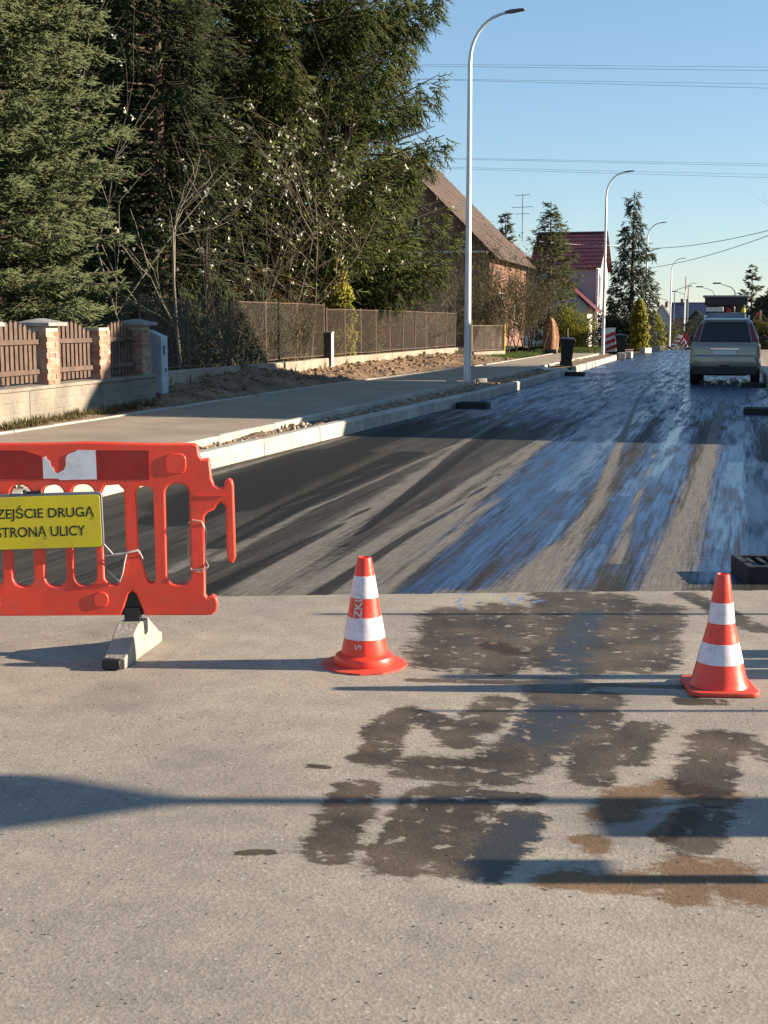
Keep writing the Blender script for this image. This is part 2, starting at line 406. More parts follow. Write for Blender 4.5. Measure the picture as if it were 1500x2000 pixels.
def asphalt_material():
    m = bpy.data.materials.new('dusty_asphalt'); m.use_nodes = True; n, l, P, b = road_base(m)
    vor = N_vor(n, l, P, 105); agg = vor.outputs['Color']
    sep = n.new('ShaderNodeSeparateColor'); l.new(agg, sep.inputs[0])
    big = N_noise(n, l, P, 0.9, 5); mid = N_noise(n, l, P, 7, 5); fine = N_noise(n, l, P, 60, 3)
    c = N_mix(n, l, N_range(n, l, big, .35, .65), (0.340, 0.295, 0.235), (0.258, 0.224, 0.184))
    c = N_mix(n, l, 1.0, c, N_range(n, l, sep.outputs[0], 0, 1, .86, 1.13), 'MULTIPLY')
    c = N_mix(n, l, 1.0, c, N_range(n, l, mid, .3, .7, .90, 1.10), 'MULTIPLY')
    c = N_mix(n, l, 1.0, c, N_range(n, l, fine, .3, .7, .90, 1.09), 'MULTIPLY')
    pat = N_range(n, l, N_noise(n, l, P, 1.7, 3), .50, .72, 0, .38, True); c = N_mix(n, l, pat, c, (0.135, 0.118, 0.108))
    # dark crumbs and pale stones
    v2 = N_vor(n, l, P, 26); s2 = n.new('ShaderNodeSeparateColor'); l.new(v2.outputs['Color'], s2.inputs[0])
    dot = N_range(n, l, v2.outputs['Distance'], .10, .16, 1, 0)
    c = N_mix(n, l, N_math(n, l, 'MULTIPLY', dot, N_range(n, l, s2.outputs[0], .72, .74)), c, (0.07, 0.06, 0.05))
    v3 = N_vor(n, l, P, 34); s3 = n.new('ShaderNodeSeparateColor'); l.new(v3.outputs['Color'], s3.inputs[0])
    dot3 = N_range(n, l, v3.outputs['Distance'], .12, .18, 1, 0)
    c = N_mix(n, l, N_math(n, l, 'MULTIPLY', dot3, N_range(n, l, s3.outputs[1], .80, .82)), c, (0.46, 0.42, 0.36))
    # faint scratches and tyre scuffs
    sc = N_noise(n, l, N_scale(n, l, P, (9, 0.7, 1)), 1.6, 5)
    c = N_mix(n, l, N_range(n, l, sc, .60, .72, 0, .22), c, (0.15, 0.13, 0.115))
    # stains; the wet mask also holds one painted shadow line
    e1 = N_noise(n, l, N_scale(n, l, P, (1, 1.9, 1)), 7, 9, .76)
    wetf = N_math(n, l, 'ADD', N_attr(n, 'wet'), N_math(n, l, 'MULTIPLY_ADD', e1, 1.5, -.75))
    wet = N_math(n, l, 'MULTIPLY_ADD', N_range(n, l, wetf, .30, .55, 0, .30, True), 1.0, N_range(n, l, wetf, .42, .55, 0, .70))
    holes = N_range(n, l, N_noise(n, l, P, 13, 4), .60, .66, 1, .25)
    wet = N_math(n, l, 'MULTIPLY', wet, holes)
    deep = N_math(n, l, 'MULTIPLY', wet, N_range(n, l, N_math(n, l, 'ADD', N_attr(n, 'deep'), N_math(n, l, 'MULTIPLY_ADD', e1, 1.6, -.8)), .40, .85, 0, .8, True))
    rf = N_math(n, l, 'ADD', N_attr(n, 'rust'), N_math(n, l, 'MULTIPLY_ADD', e1, 1.8, -.9))
    rust = N_range(n, l, rf, .40, .60, 0, .95)
    dark = N_mix(n, l, N_range(n, l, N_noise(n, l, P, 3.2, 5), .36, .62), (0.15, 0.135, 0.118), (0.34, 0.29, 0.235))
    c = N_mix(n, l, wet, c, N_mix(n, l, 1.0, c, dark, 'MULTIPLY'))
    c = N_mix(n, l, deep, c, (0.028, 0.028, 0.030))
    c = N_mix(n, l, rust, c, N_mix(n, l, 1.0, c, (0.52, 0.36, 0.235), 'MULTIPLY'))
    c = N_mix(n, l, N_range(n, l, N_math(n, l, 'ADD', N_attr(n, 'blue'), N_math(n, l, 'MULTIPLY_ADD', e1, 1.2, -.6)), .35, .6, 0, .75), c, (0.10, 0.20, 0.36))
    l.new(c, b.inputs['Base Color'])
    rg = N_math(n, l, 'MULTIPLY_ADD', wet, -.25, .88); rg = N_math(n, l, 'MULTIPLY_ADD', deep, -.25, rg); l.new(rg, b.inputs['Roughness'])
    b.inputs['Specular IOR Level'].default_value = .3
    nb = N_bump(n, l, vor.outputs['Distance'], .22, .003); nb = N_bump(n, l, fine, .15, .004, nb); l.new(nb, b.inputs['Normal'])
    return m
tag(put('asphalt_road', me, asphalt_material()), kind='structure')

# --- the milled road, sprayed with bitumen emulsion
RL = lambda y: -5.62 + 0.62 * min(1, max(0, (y - 10) / 18.0))
RRT = 0.72
ys = np.unique(np.concatenate([np.arange(5.6, 26, .08), np.arange(26, 60, .25), np.arange(60, 260, 1.2)]))
us = np.linspace(0, 1, 110)
U, Y = np.meshgrid(us, ys); L_ = np.vectorize(RL)(Y); X = L_ - .12 + U * (RRT + .1 - L_ + .12); Z = gzv(Y) - 0.03
nx, ny = len(us), len(ys); i = np.arange(nx - 1)[None, :] + np.arange(ny - 1)[:, None] * nx
F = np.stack([i, i + 1, i + 1 + nx, i + nx], -1).reshape(-1, 4)
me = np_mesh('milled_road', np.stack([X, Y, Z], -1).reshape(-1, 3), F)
dust = [([(450, 1168), (633, 1047), (833, 913), (960, 830), (1060, 770)], .16, .03), ([(540, 1170), (730, 1060), (930, 930), (1060, 850)], .14, .03), ([(650, 1165), (880, 1000), (1020, 890), (1130, 800)], .17, .03), ([(720, 1165), (860, 1060), (980, 960)], .08, .02),
        ([(1040, 1150), (1090, 1085), (1110, 1050)], .15, .10), ([(1110, 1060), (1165, 980), (1215, 850), (1250, 770)], .085, .03), ([(1290, 1155), (1345, 1000), (1395, 848), (1412, 780)], .16, .05), ([(1000, 1140), (1090, 1060)], .10),
        ([(1200, 1090), (1240, 980), (1280, 880)], .05, .01), ([(420, 1085), (600, 990), (830, 890), (940, 840)], .05, .02), ([(330, 1110), (560, 985), (760, 900)], .035, .015), ([(420, 1176), (1370, 1162)], .05), ([(900, 1150), (1100, 1150)], .12), ([(400, 925), (690, 845)], .06, .03)]
tack = [([(395, 1150), (560, 1070), (653, 1023), (730, 980)], .085, .01), ([(590, 1172), (687, 1110), (783, 1047), (900, 978), (980, 920)], .07, .01), ([(667, 1062), (733, 1010), (833, 935), (900, 880), (980, 830)], .01, .16), ([(420, 1060), (600, 970), (800, 880)], .10, .2), ([(400, 980), (650, 880)], .55), ([(330, 1010), (600, 900), (900, 800)], .3)]
film_sky_blue = [([(850, 1140), (1000, 1000), (1130, 880), (1230, 790)], .36, .5), ([(1010, 1120), (1110, 1000), (1180, 880)], .10), ([(1050, 1140), (1190, 1060), (1280, 900), (1330, 800)], .20),
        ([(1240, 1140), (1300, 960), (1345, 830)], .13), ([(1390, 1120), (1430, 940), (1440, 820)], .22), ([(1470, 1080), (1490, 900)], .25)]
add_attr(me, 'dust', strokes(X, Y, dust)); add_attr(me, 'tack', strokes(X, Y, tack)); add_attr(me, 'film', np.maximum(strokes(X, Y, film_sky_blue) * np.clip(.70 + (Y - 8) / 22, .6, 1), np.clip((Y - 17) / 12, 0, .62)))
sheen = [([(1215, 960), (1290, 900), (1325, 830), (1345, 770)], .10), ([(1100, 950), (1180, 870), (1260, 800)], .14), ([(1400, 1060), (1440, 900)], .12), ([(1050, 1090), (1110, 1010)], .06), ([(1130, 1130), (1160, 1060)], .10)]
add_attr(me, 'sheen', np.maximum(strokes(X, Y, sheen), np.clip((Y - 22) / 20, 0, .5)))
def milled_material():
    m = bpy.data.materials.new('milled_emulsion_road'); m.use_nodes = True; n, l, P, b = road_base(m)
    st = N_noise(n, l, N_scale(n, l, P, (6, .22, 1)), 1.0, 6, .6); st2 = N_noise(n, l, N_scale(n, l, P, (30, .8, 1)), 1.0, 5, .65)
    gro = N_noise(n, l, N_scale(n, l, P, (75, 3, 1)), 1.0, 4); cross = N_noise(n, l, N_scale(n, l, P, (9, 14, 1)), 1.0, 6, .7)
    fine = N_noise(n, l, P, 90, 3)
    mix = N_math(n, l, 'ADD', N_math(n, l, 'MULTIPLY', st, .5), N_math(n, l, 'MULTIPLY', st2, .5))
    edge = N_math(n, l, 'MULTIPLY_ADD', mix, 2.2, -1.1); edge2 = N_math(n, l, 'ADD', edge, N_math(n, l, 'MULTIPLY_ADD', cross, .5, -.25)); tedge = N_math(n, l, 'MULTIPLY_ADD', mix, .7, -.35)
    t = N_range(n, l, N_math(n, l, 'ADD', N_attr(n, 'tack'), tedge), .44, .58, smooth=True)
    d = N_math(n, l, 'MULTIPLY', N_range(n, l, N_math(n, l, 'ADD', N_attr(n, 'dust'), edge2), .22, .85, smooth=True), N_math(n, l, 'MULTIPLY_ADD', t, -.85, 1.0))
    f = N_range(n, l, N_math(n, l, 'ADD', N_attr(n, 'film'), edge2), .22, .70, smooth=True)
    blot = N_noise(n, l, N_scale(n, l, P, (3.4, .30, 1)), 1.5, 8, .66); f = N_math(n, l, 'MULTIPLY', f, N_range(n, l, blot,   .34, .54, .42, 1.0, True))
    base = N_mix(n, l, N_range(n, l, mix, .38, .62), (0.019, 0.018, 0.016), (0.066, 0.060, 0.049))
    c = N_mix(n, l, f, base, N_mix(n, l, N_range(n, l, st2, .35, .65), (0.009, 0.020, 0.046), (0.026, 0.066, 0.165))); c = N_mix(n, l, t, c, (0.011, 0.0105, 0.010))  # blue film colour paints the sky's reflection onto the emulsion
    c = N_mix(n, l, d, c, N_mix(n, l, st2, (0.115, 0.104, 0.088), (0.20, 0.18, 0.15)))
    c = N_mix(n, l, 1.0, c, N_range(n, l, gro, .3, .7, .72, 1.25), 'MULTIPLY'); c = N_mix(n, l, 1.0, c, N_range(n, l, cross, .3, .7, .86, 1.14), 'MULTIPLY')
    c = N_mix(n, l, 1.0, c, N_range(n, l, fine, .3, .7, .8, 1.2), 'MULTIPLY'); l.new(c, b.inputs['Base Color'])
    nd = N_math(n, l, 'SUBTRACT', 1.0, d); gl = N_math(n, l, 'MULTIPLY', f, nd)
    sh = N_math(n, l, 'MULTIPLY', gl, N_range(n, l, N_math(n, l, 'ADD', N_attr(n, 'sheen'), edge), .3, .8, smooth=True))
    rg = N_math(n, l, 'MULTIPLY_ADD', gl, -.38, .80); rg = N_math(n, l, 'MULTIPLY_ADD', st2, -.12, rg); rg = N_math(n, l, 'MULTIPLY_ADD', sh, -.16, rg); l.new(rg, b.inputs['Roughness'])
    l.new(N_mix(n, l, gl, (1.0, 1.0, 1.0), (0.26, 0.52, 1.0)), b.inputs['Specular Tint'])  # blue tint deepens the painted sky reflection
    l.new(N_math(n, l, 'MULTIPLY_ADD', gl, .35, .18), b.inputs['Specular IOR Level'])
    nb = N_bump(n, l, gro, .25, .005); nb = N_bump(n, l, cross, .14, .006, nb); nb = N_bump(n, l, fine, .25, .004, nb); l.new(nb, b.inputs['Normal'])
    return m
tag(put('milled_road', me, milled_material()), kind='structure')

# ------------------------------------------------------------------ kerbs, path, verge, soil
def stone_mesh(name, L, w, z0, z1, bev, chamfer=0.03):
    m = MB(); h = L / 2 - .007
    m.prism([(0, z0), (w, z0), (w, z1 - chamfer), (w - chamfer * .8, z1), (.006, z1), (0, z1 - .006)], -h, h); return m.mesh(name)
KS = stone_mesh('kerb_stone', 1.0, .15, -.30, .17, .01); ES = stone_mesh('edging_stone', 1.0, .08, -.2, .20, .004, .008)
KS.materials.append(M_kerb); ES.materials.append(M_kerb)
def stone_row(name, me, xf, y0, y1, width, jit=.006, dz=0.0, flip=False):
    par = empty(name); tag(par, kind='structure'); k = 0; y = y0
    while y < y1:
        x = xf(y + .5); slope = xf(y + 1) - xf(y)
        o = bpy.data.objects.new(me.name, me); COL.objects.link(o); o.parent = par
        o.location = (x + (width if flip else -width) + random.uniform(-jit, jit), y + .5, gz(y) + dz + random.uniform(-jit, jit) * .7)
        o.rotation_euler = (random.uniform(-.004, .004), random.uniform(-.012, .012), -math.atan(slope) + (math.pi if flip else 0) + random.uniform(-.006, .006))
        y += 1.0
    return par
stone_row('kerb', KS, RL, 5.0, 41.0, .15)
stone_row('far_kerb', KS, RL, 43.0, 61.0, .15, jit=.012)
stone_row('dropped_kerb', KS, RL, 41.0, 43.0, .15, dz=-.12)
stone_row('right_kerb', KS, lambda y: RRT, 9.0, 75.0, .15, flip=True)
PIN = lambda y: -6.02 + .05 * min(1, max(0, (y - 15) / 15)); POUT = lambda y: -8.78 + .85 * min(1, max(0, (y - 28) / 16))
stone_row('path_inner_edging', ES, PIN, 6.0, 60.0, .08)
stone_row('path_outer_edging', ES, lambda y: POUT(y), 8.0, 60.0, .08, flip=False)
def strip(name, mat, fl, fr, y0, y1, z, dy=.5, nx=6, rough=0.0, kind='structure', smooth=True, prof=None):
    ys = np.arange(y0, y1 + 1e-6, dy); us = np.linspace(0, 1, nx); U, Y = np.meshgrid(us, ys)
    Lx = np.vectorize(fl)(Y); Rx = np.vectorize(fr)(Y); X = Lx + U * (Rx - Lx); Z = gzv(Y) + z
    if prof is not None: Z = Z + prof(X, Y, U)
    if rough: Z = Z + rng.normal(0, rough, Z.shape)
    n1, n2 = len(us), len(ys); i = np.arange(n1 - 1)[None, :] + np.arange(n2 - 1)[:, None] * n1
    F = np.stack([i, i + 1, i + 1 + n1, i + n1], -1).reshape(-1, 4)
    return tag(put(name, np_mesh(name, np.stack([X, Y, Z], -1).reshape(-1, 3), F), mat, smooth=smooth), kind=kind)
M_path = pm('path_surface', (0.28, 0.226, 0.166), 0.9, 0.14, 1.2, bump=0.3, bscale=110, fine=0.22, fscale=140)
strip('path', M_path, lambda y: POUT(y) - .02, lambda y: PIN(y) - .06, 6, 61, .178)
strip('driveway_apron', M_conc, lambda y: PIN(y) - .10, lambda y: RL(y) - .12, 41.05, 42.95, .17, prof=lambda X, Y, U: -.11 * U)
# value noise for lumpy soil
def vnoise(X, Y, s, seed):
    r = np.random.default_rng(seed); g = r.uniform(-1, 1, (64, 64)); x = X * s; y = Y * s
    xi = np.floor(x).astype(int); yi = np.floor(y).astype(int); fx = x - xi; fy = y - yi; fx = fx * fx * (3 - 2 * fx); fy = fy * fy * (3 - 2 * fy)
    a = g[yi % 64, xi % 64]; b = g[yi % 64, (xi + 1) % 64]; c = g[(yi + 1) % 64, xi % 64]; d = g[(yi + 1) % 64, (xi + 1) % 64]
    return (a * (1 - fx) + b * fx) * (1 - fy) + (c * (1 - fx) + d * fx) * fy
def lumps(X, Y, a=.05):
    return a * (vnoise(X, Y, 1.7, 1) + .6 * vnoise(X, Y, 4.1, 2) + .45 * vnoise(X, Y, 9.0, 3) + .3 * vnoise(X, Y, 19, 4))
strip('verge_soil', M_soil, lambda y: PIN(y) - .02, lambda y: RL(y) - .13, 6, 41, .12, dy=.08, nx=12, prof=lambda X, Y, U: lumps(X, Y, .035) * np.clip(4 * U * (1 - U) * 1.4, 0.1, 1), rough=.004)
strip('far_verge_soil', M_soil, lambda y: PIN(y) - .02, lambda y: RL(y) - .13, 43, 61, .12, dy=.2, nx=8, prof=lambda X, Y, U: lumps(X, Y, .04), rough=.004)
FX = lambda y: -9.35 - .9 * min(1, max(0, (y - 14) / 8))                  # face of the garden walls
def bank(X, Y, U):
    h = np.interp(Y, [8, 19, 20.5, 22, 27, 29, 31, 36, 46, 50, 52], [.0, .03, .08, .18, .28, .24, .16, .20, .22, .13, .08])
    return h * (1 - U) ** 1.1 * 1.3 + lumps(X, Y, .075) * np.clip(h * 4, .25, 1.5) * np.clip((1 - U) * 5, 0, 1)
strip('soil_bank', M_soil, lambda y: FX(y) - .05, lambda y: POUT(y) - .03, 8, 52, .165, dy=.09, nx=22, prof=bank, rough=.006)
strip('garden', M_ground, lambda y: -46, lambda y: FX(y) - .15, 4, 100, .32, dy=2.0, nx=20, prof=lambda X, Y, U: lumps(X, Y, .06))
strip('far_roadside', M_soil, lambda y: -20, lambda y: PIN(y) - .1, 61.2, 140, .04, dy=1.0, nx=14, prof=lambda X, Y, U: lumps(X, Y, .08))
strip('right_path', M_path, lambda y: RRT + .15, lambda y: RRT + 2.6, 9, 75, .16)
strip('right_roadside', M_ground, lambda y: RRT + 2.6, lambda y: RRT + 40, 9, 130, .05, dy=2, nx=12)

# clods of soil, stones: one uncountable scatter
def clods(name, n, fx, y0, y1, zf, smin, smax, mat):
    V = []; F = []
    ico = bmesh.new(); bmesh.ops.create_icosphere(ico, subdivisions=1, radius=1); iv = np.array([v.co for v in ico.verts]); jf = np.array([[v.index for v in f.verts] for f in ico.faces]); ico.free()
    for k in range(n):
        y = random.uniform(y0, y1); x = fx(y); s = random.uniform(smin, smax) * random.choice((.5, .7, 1, 1.2))
        v = iv * (1 + rng.normal(0, .28, (len(iv), 1))) * s * np.array([random.uniform(.7, 1.3), random.uniform(.7, 1.3), random.uniform(.5, .9)])
        V.append(v + np.array([x, y, zf(x, y) + s * .2])); F.append(jf + k * len(iv))
    return tag(put(name, np_mesh(name, np.concatenate(V), np.concatenate(F)), mat), kind='stuff', label=None)
def bankz(x, y):
    u = (x - (FX(y) - .05)) / (POUT(y) - .03 - FX(y) + .05)
    return .165 + float(bank(np.array([[x]]), np.array([[y]]), np.array([[u]]))[0, 0])
c1 = clods('soil_clods', 1500, lambda y: FX(y) + abs(random.gauss(0.1, .45)) * (POUT(y) - FX(y)) * .9, 20, 50, bankz, .012, .065, M_soil); tag(c1, 'loose brown soil clods on the bank below the garden fence', 'soil')
c2 = clods('verge_rubble', 700, lambda y: random.uniform(PIN(y) + .02, RL(y) - .2), 10, 41, lambda x, y: .125, .01, .045, pm('rubble', (0.30, 0.25, 0.19), .95, .3, 8)); tag(c2, 'small rubble and dry debris on the soil strip behind the kerb', 'rubble')

# ------------------------------------------------------------------ orange barrier
M_orange = pm('orange_plastic', (0.76, 0.060, 0.030), 0.42, 0.10, 3, bump=0.015, bscale=40, fine=0.05, fscale=15, grime=.30, gscale=14)
M_redfilm = pm('red_reflective_film', (0.26, 0.007, 0.007), 0.35, 0.15, 9, bump=0.02, bscale=15, grime=.15)
M_whitefilm = pm('white_reflective_film', (0.62, 0.64, 0.68), 0.35, 0.06, 12, grime=.4)
BD = 6.12; KM = BD / FPX
bo = D(262, 1285, BD); byaw = TH + R(3.5)
barrier = empty('road_barrier', (bo.x, bo.y, 0), byaw, 'orange plastic road barrier with torn reflective strip and a grey foot', 'barrier')
def bp_(px, py):                                    # survey of the panel face, in metres from the foot
    return ((px - 258) * KM * 1.02, CAMH - (py - 630) * KM * 1.014)
outer = [(-560, 858), (100, 859), (180, 857), (300, 861), (384, 861), (391, 866), (393, 884), (398, 892), (410, 890), (413, 893), (416, 930), (421, 942), (430, 948), (439, 947), (442, 936), (449, 930), (456, 934), (458, 945),
         (460, 1086), (455, 1096), (446, 1093), (443, 1080), (442, 984), (434, 976), (427, 980), (421, 990), (408, 996), (401, 1004), (400, 1160), (405, 1166), (414, 1160), (421, 1164), (424, 1176), (422, 1192), (410, 1200),
         (282, 1199), (276, 1182), (266, 1156), (259, 1150), (252, 1156), (243, 1182), (237, 1198), (-560, 1192)]
holes = []
for a, b_ in ((328, 372), (149, 191), (94, 133), (33, 71), (-28, 12), (-88, -48), (-150, -110), (-210, -170), (-270, -230), (-330, -290), (-390, -350), (-450, -410)):
    holes.append([bp_(x, y) for x, y in rrect(a - 1, 939, b_ + 1, 1138, 19)][::-1])
holes.append([bp_(*p) for p in [(269, 948), (279, 940), (298, 940), (308, 951), (309, 1127), (304, 1138), (291, 1138), (284, 1129), (268, 1072), (266, 956)]])
holes.append([bp_(*p) for p in [(205, 956), (212, 942), (238, 940), (248, 950), (249, 1070), (239, 1126), (230, 1137), (216, 1136), (207, 1124)]])
me = flat_holes('panel', [bp_(*p) for p in outer], holes, .018, .008)
panel = put('panel', me, M_orange, barrier, smooth=True)
def plate(name, poly, y0, y1, mat, parent, bevel=0.0):
    return MB().prism([bp_(*p) for p in poly], y0, y1).build(name, mat, parent, bevel)
FY = -.0265                                          # front face of the panel
plate('reflective_strip', [(199, 873), (298, 874), (298, 930), (199, 930)], FY - .0015, FY + .004, M_redfilm, panel)
plate('reflective_strip', [(-60, 871), (40, 872), (64, 873), (95, 884), (95, 929), (-60, 926)], FY - .0015, FY + .004, M_redfilm, panel)
w = plate('reflective_strip', [(97, 886), (103, 884), (105, 890), (110, 893), (112, 903), (117, 907), (118, 914), (124, 917), (131, 913), (136, 911), (140, 902), (140, 888), (144, 881), (150, 878), (158, 876), (163, 872), (197, 873), (198, 929), (128, 930), (124, 927), (97, 927)], FY - .0015, FY + .004, M_whitefilm, panel)
tag(w, 'torn white piece of the reflective strip')
for k in range(5):
    x0 = -160 - k * 100; plate('reflective_strip', [(x0, 868), (x0 + 98, 870), (x0 + 98, 926), (x0, 925)], FY - .0015, FY + .004, M_redfilm if k % 2 else M_whitefilm, panel)
plate('boss', rrect(329, 880, 368, 919, 12), FY - .004, FY + .004, M_orange, panel, .003)
plate('boss', rrect(185, 1150, 213, 1181, 13), FY - .004, FY + .004, M_orange, panel, .003)
plate('rib', [(388, 961), (440, 961), (440, 964), (388, 964)], FY - .004, FY + .004, M_orange, panel)
plate('sticker', [(-20, 1155), (5, 1155), (5, 1177), (-20, 1177)], FY - .001, FY + .004, M_whitefilm, panel)
# foot and its black neck
M_foot = pm('grey_recycled_plastic', (0.30, 0.285, 0.245), 0.7, 0.15, 12, bump=0.2, bscale=50, grime=.5)
nz = lambda py: bp_(0, py)[1]
neck = MB().prism([(-.052, nz(1199)), (.052, nz(1199)), (.036, nz(1160)), (.014, nz(1138)), (-.014, nz(1138)), (-.036, nz(1160))], -.010, .012)
neck.box((0, 0, .16), (.075, .05, .14)); neck.build('neck', M_black, barrier, .004)
ft = MB(); Lf = .27
ft.prism([(-Lf, 0.001), (-Lf, .05), (-Lf + .04, .062), (-.07, .165), (.07, .165), (Lf - .04, .062), (Lf, .05), (Lf, 0.001)], -.052, .052, Matrix.Rotation(R(90 - 12), 4, 'Z'))
ft.build('foot', M_foot, barrier, .006)
e = MB(); e.box((-.06 - .002, -Lf + .0, .026), (.085, .05, .044), R(-12)); e.build('foot_pad', M_black, barrier, .006)
M_wire = pm('tie_wire', (0.55, 0.52, 0.46), 0.4, 0.1, metal=.3)
def wire(pts, parent, r=.0035):
    return MB().tube([Vector((*[bp_(px, py)[0]], y, bp_(px, py)[1])) for px, py, y in pts], r, 5).build('tie_wire', M_wire, parent, smooth=True)
wire([(203, 1050, -.03), (225, 1075, -.04), (255, 1072, -.045), (275, 1068, -.04), (281, 1085, -.02), (272, 1100, .02)], barrier)
wire([(210, 1110, .01), (236, 1130, -.03), (243, 1112, -.04), (247, 1090, -.04), (252, 1072, -.04), (272, 1066, -.035), (279, 1088, 0), (262, 1098, .03)], barrier)
wire([(208, 1078, -.035), (240, 1075, -.045), (262, 1068, -.045)], barrier)
for yo in (0, 6):
    wire([(368 + yo, 1020, .03), (378, 1010, -.03), (395, 1012, -.035), (404, 1030 + yo, -.01), (402, 1055, .02), (400, 1085, -.01), (408, 1102, -.03), (392, 1113 - yo, -.035), (374, 1108, -.03), (367, 1080, .03), (368 + yo, 1030, .03)], barrier, .0028)

# ------------------------------------------------------------------ yellow sign on the barrier
M_yellow = pm('yellow_sign_film', (0.62, 0.50, 0.015), 0.4, 0.05, 4, grime=.25, gscale=9)
M_signback = pm('sign_rim', (0.16, 0.18, 0.21), 0.45, 0.1, metal=.4)
M_ink = pm('black_ink', (0.008, 0.008, 0.008), 0.5, 0.1)
c0 = bp_(78, 1010); sroll = R(-1.2)
sgn = empty('instruction_sign', (bo.x, bo.y, 0), byaw, 'yellow sign with black capitals asking walkers to cross, hung on the barrier', 'sign')
SM = Matrix.Translation((c0[0], FY - .012, c0[1])) @ Matrix.Rotation(sroll, 4, 'Y')
sw, sh = 266 * KM / 2, 109 * KM / 2
bk = MB().prism(rrect(-sw, -sh, sw, sh + .004, .018), -.006, .006, SM); bk.build('back_plate', M_signback, sgn, .003)
fc = MB().prism(rrect(-sw + .010, -sh + .004, sw - .010, sh - .010, .014), -.0085, -.0055, SM); fc.build('face', M_yellow, sgn, .0008)
def lettering(body, px_c, py_c, width_px, cap_px, parent, mat):
    me = text_mesh(body, .1, .0011, 'CENTER')
    xs = [v.co.x for v in me.vertices]; x0, x1 = min(xs), max(xs)
    capm = text_mesh('E', .1, .0016); zs = [v.co.y for v in capm.vertices]; cz = (min(zs), max(zs)); bpy.data.meshes.remove(capm)
    sx = width_px * KM / (x1 - x0); sy = cap_px * KM / (cz[1] - cz[0]); q = bp_(px_c, py_c)
    for v in me.vertices:
        v.co = SM @ Vector(((v.co.x - (x0 + x1) / 2) * sx + q[0] - c0[0], -.0088 + v.co.z * .5, (v.co.y - (cz[0] + cz[1]) / 2) * sy + q[1] - c0[1]))
    me.materials.clear()
    return put('lettering', me, mat, parent)
lettering('PRZEJ\u015aCIE DRUG\u0104', 87, 993, 216, 19, sgn, M_ink)
lettering('STRON\u0104 ULICY', 90, 1029, 172, 20, sgn, M_ink)
hk = MB(); q = bp_(76, 950)
for s in (-.035, .035): hk.box((q[0] + s, FY - .012, q[1] - .004), (.012, .02, .018))
hk.box((q[0], FY - .012, q[1] - .008), (.08, .012, .012)); hk.build('hook', M_black, sgn, .002)

# ------------------------------------------------------------------ traffic cones
M_cone = pm('red_orange_cone_plastic', (0.80, 0.045, 0.022), 0.38, 0.08, 8, bump=0.06, bscale=30, grime=.4, gscale=22)
M_conedark = pm('faded_orange_plastic', (0.62, 0.06, 0.03), 0.6, 0.15, 10, grime=.65, gscale=18)
M_band = pm('white_cone_band', (0.70, 0.64, 0.68), 0.3, 0.05, 14, grime=.45, gscale=26)
def cone(loc, prof, bands, label, rz):
    c = empty('traffic_cone', loc, rz, label, 'traffic cone', 'traffic cones across the closed lane')
    MB().lathe(prof, n=48).build('body', M_cone, c, smooth=True)
    for z0, z1 in bands:
        def rr(z):
            for (r0, a), (r1, b) in zip(prof[:-1], prof[1:]):
                if min(a, b) <= z <= max(a, b) and abs(a - b) > 1e-6: return r0 + (r1 - r0) * (z - a) / (b - a)
            return .05
        MB().lathe([(rr(z0) + .0003, z0), (rr(z0) + .002, z0 + .001), (rr(z1) + .002, z1 - .001), (rr(z1) + .0003, z1)], n=48).build('reflective_band', M_band, c, smooth=True)
    return c, rr
g = G(712, 1298)
p1 = [(.137, .012), (.139, .030), (.132, .048), (.118, .056), (.105, .060), (.103, .085), (.094, .125), (.0605, .330), (.0435, .430), (.0345, .488), (.032, .497), (.026, .50), (.021, .494), (.020, .44)]
c1, rr1 = cone((*g, 0), p1, [(.132, .232), (.318, .418)], 'traffic cone with round collar, lettering and scuffed top beside the barrier', R(10))
fl = MB(); fl.prism([(.192 * math.cos(R(a)) * (1.0 if a % 90 else .97), .192 * math.sin(R(a))) for a in range(0, 360, 30)], 0, .012, Matrix.Rotation(R(90), 4, 'X') @ Matrix.Rotation(0, 4, 'Y')); 
for k, p in enumerate(fl.v): fl.v[k] = (p[0], p[1] , abs(p[2]))
fl = MB().lathe([(.196, .001), (.196, .008), (.14, .014)], n=12); fl.build('base_flange', M_conedark, c1)
def on_cone(body, z_c, size, ang, parent, mat, rrf):
    me = text_mesh(body, size, .0012, 'CENTER', .0003); 
    for v in me.vertices:
        u, w_, d = v.co.x, v.co.y, v.co.z
        z = z_c + u; r = rrf(z) + .0028 + d * .3; a = ang - w_ / r                # text runs up the cone
        v.co = (r * math.cos(a), r * math.sin(a), z)
    me.materials.clear(); return put('lettering', me, mat, parent)
def rr_of(prof):
    def rr(z):
        for (r0, a), (r1, b) in zip(prof[:-1], prof[1:]):
            if min(a, b) <= z <= max(a, b) and abs(a - b) > 1e-6: return r0 + (r1 - r0) * (z - a) / (b - a)
        return .05
    return rr
M_paint = pm('pale_stencil_paint', (0.55, 0.50, 0.42), 0.7, 0.3, 60)
camdir = math.atan2(-g[1], -g[0]) - R(10)
on_cone('ZKU', .288, .055, camdir - R(22), c1, M_paint, rr_of(p1))
on_cone('S', .105, .045, camdir - R(16), c1, M_paint, rr_of(p1))
g = G(1404, 1345)
p2 = [(.128, .018), (.122, .030), (.116, .045), (.0875, .155), (.0665, .245), (.0560, .288), (.0460, .375), (.0300, .488), (.0275, .498), (.0235, .500), (.019, .494), (.018, .44)]
c2o, rr2 = cone((*g, 0), p2, [(.122, .208), (.292, .380)], 'plain traffic cone on a square base at the right edge', R(12))
b = MB().prism(rrect(-.145, -.145, .145, .145, .035, 4), 0.001, .022, Matrix.Rotation(R(90), 4, 'X') @ Matrix.Scale(-1, 4, Vector((0, 1, 0))))
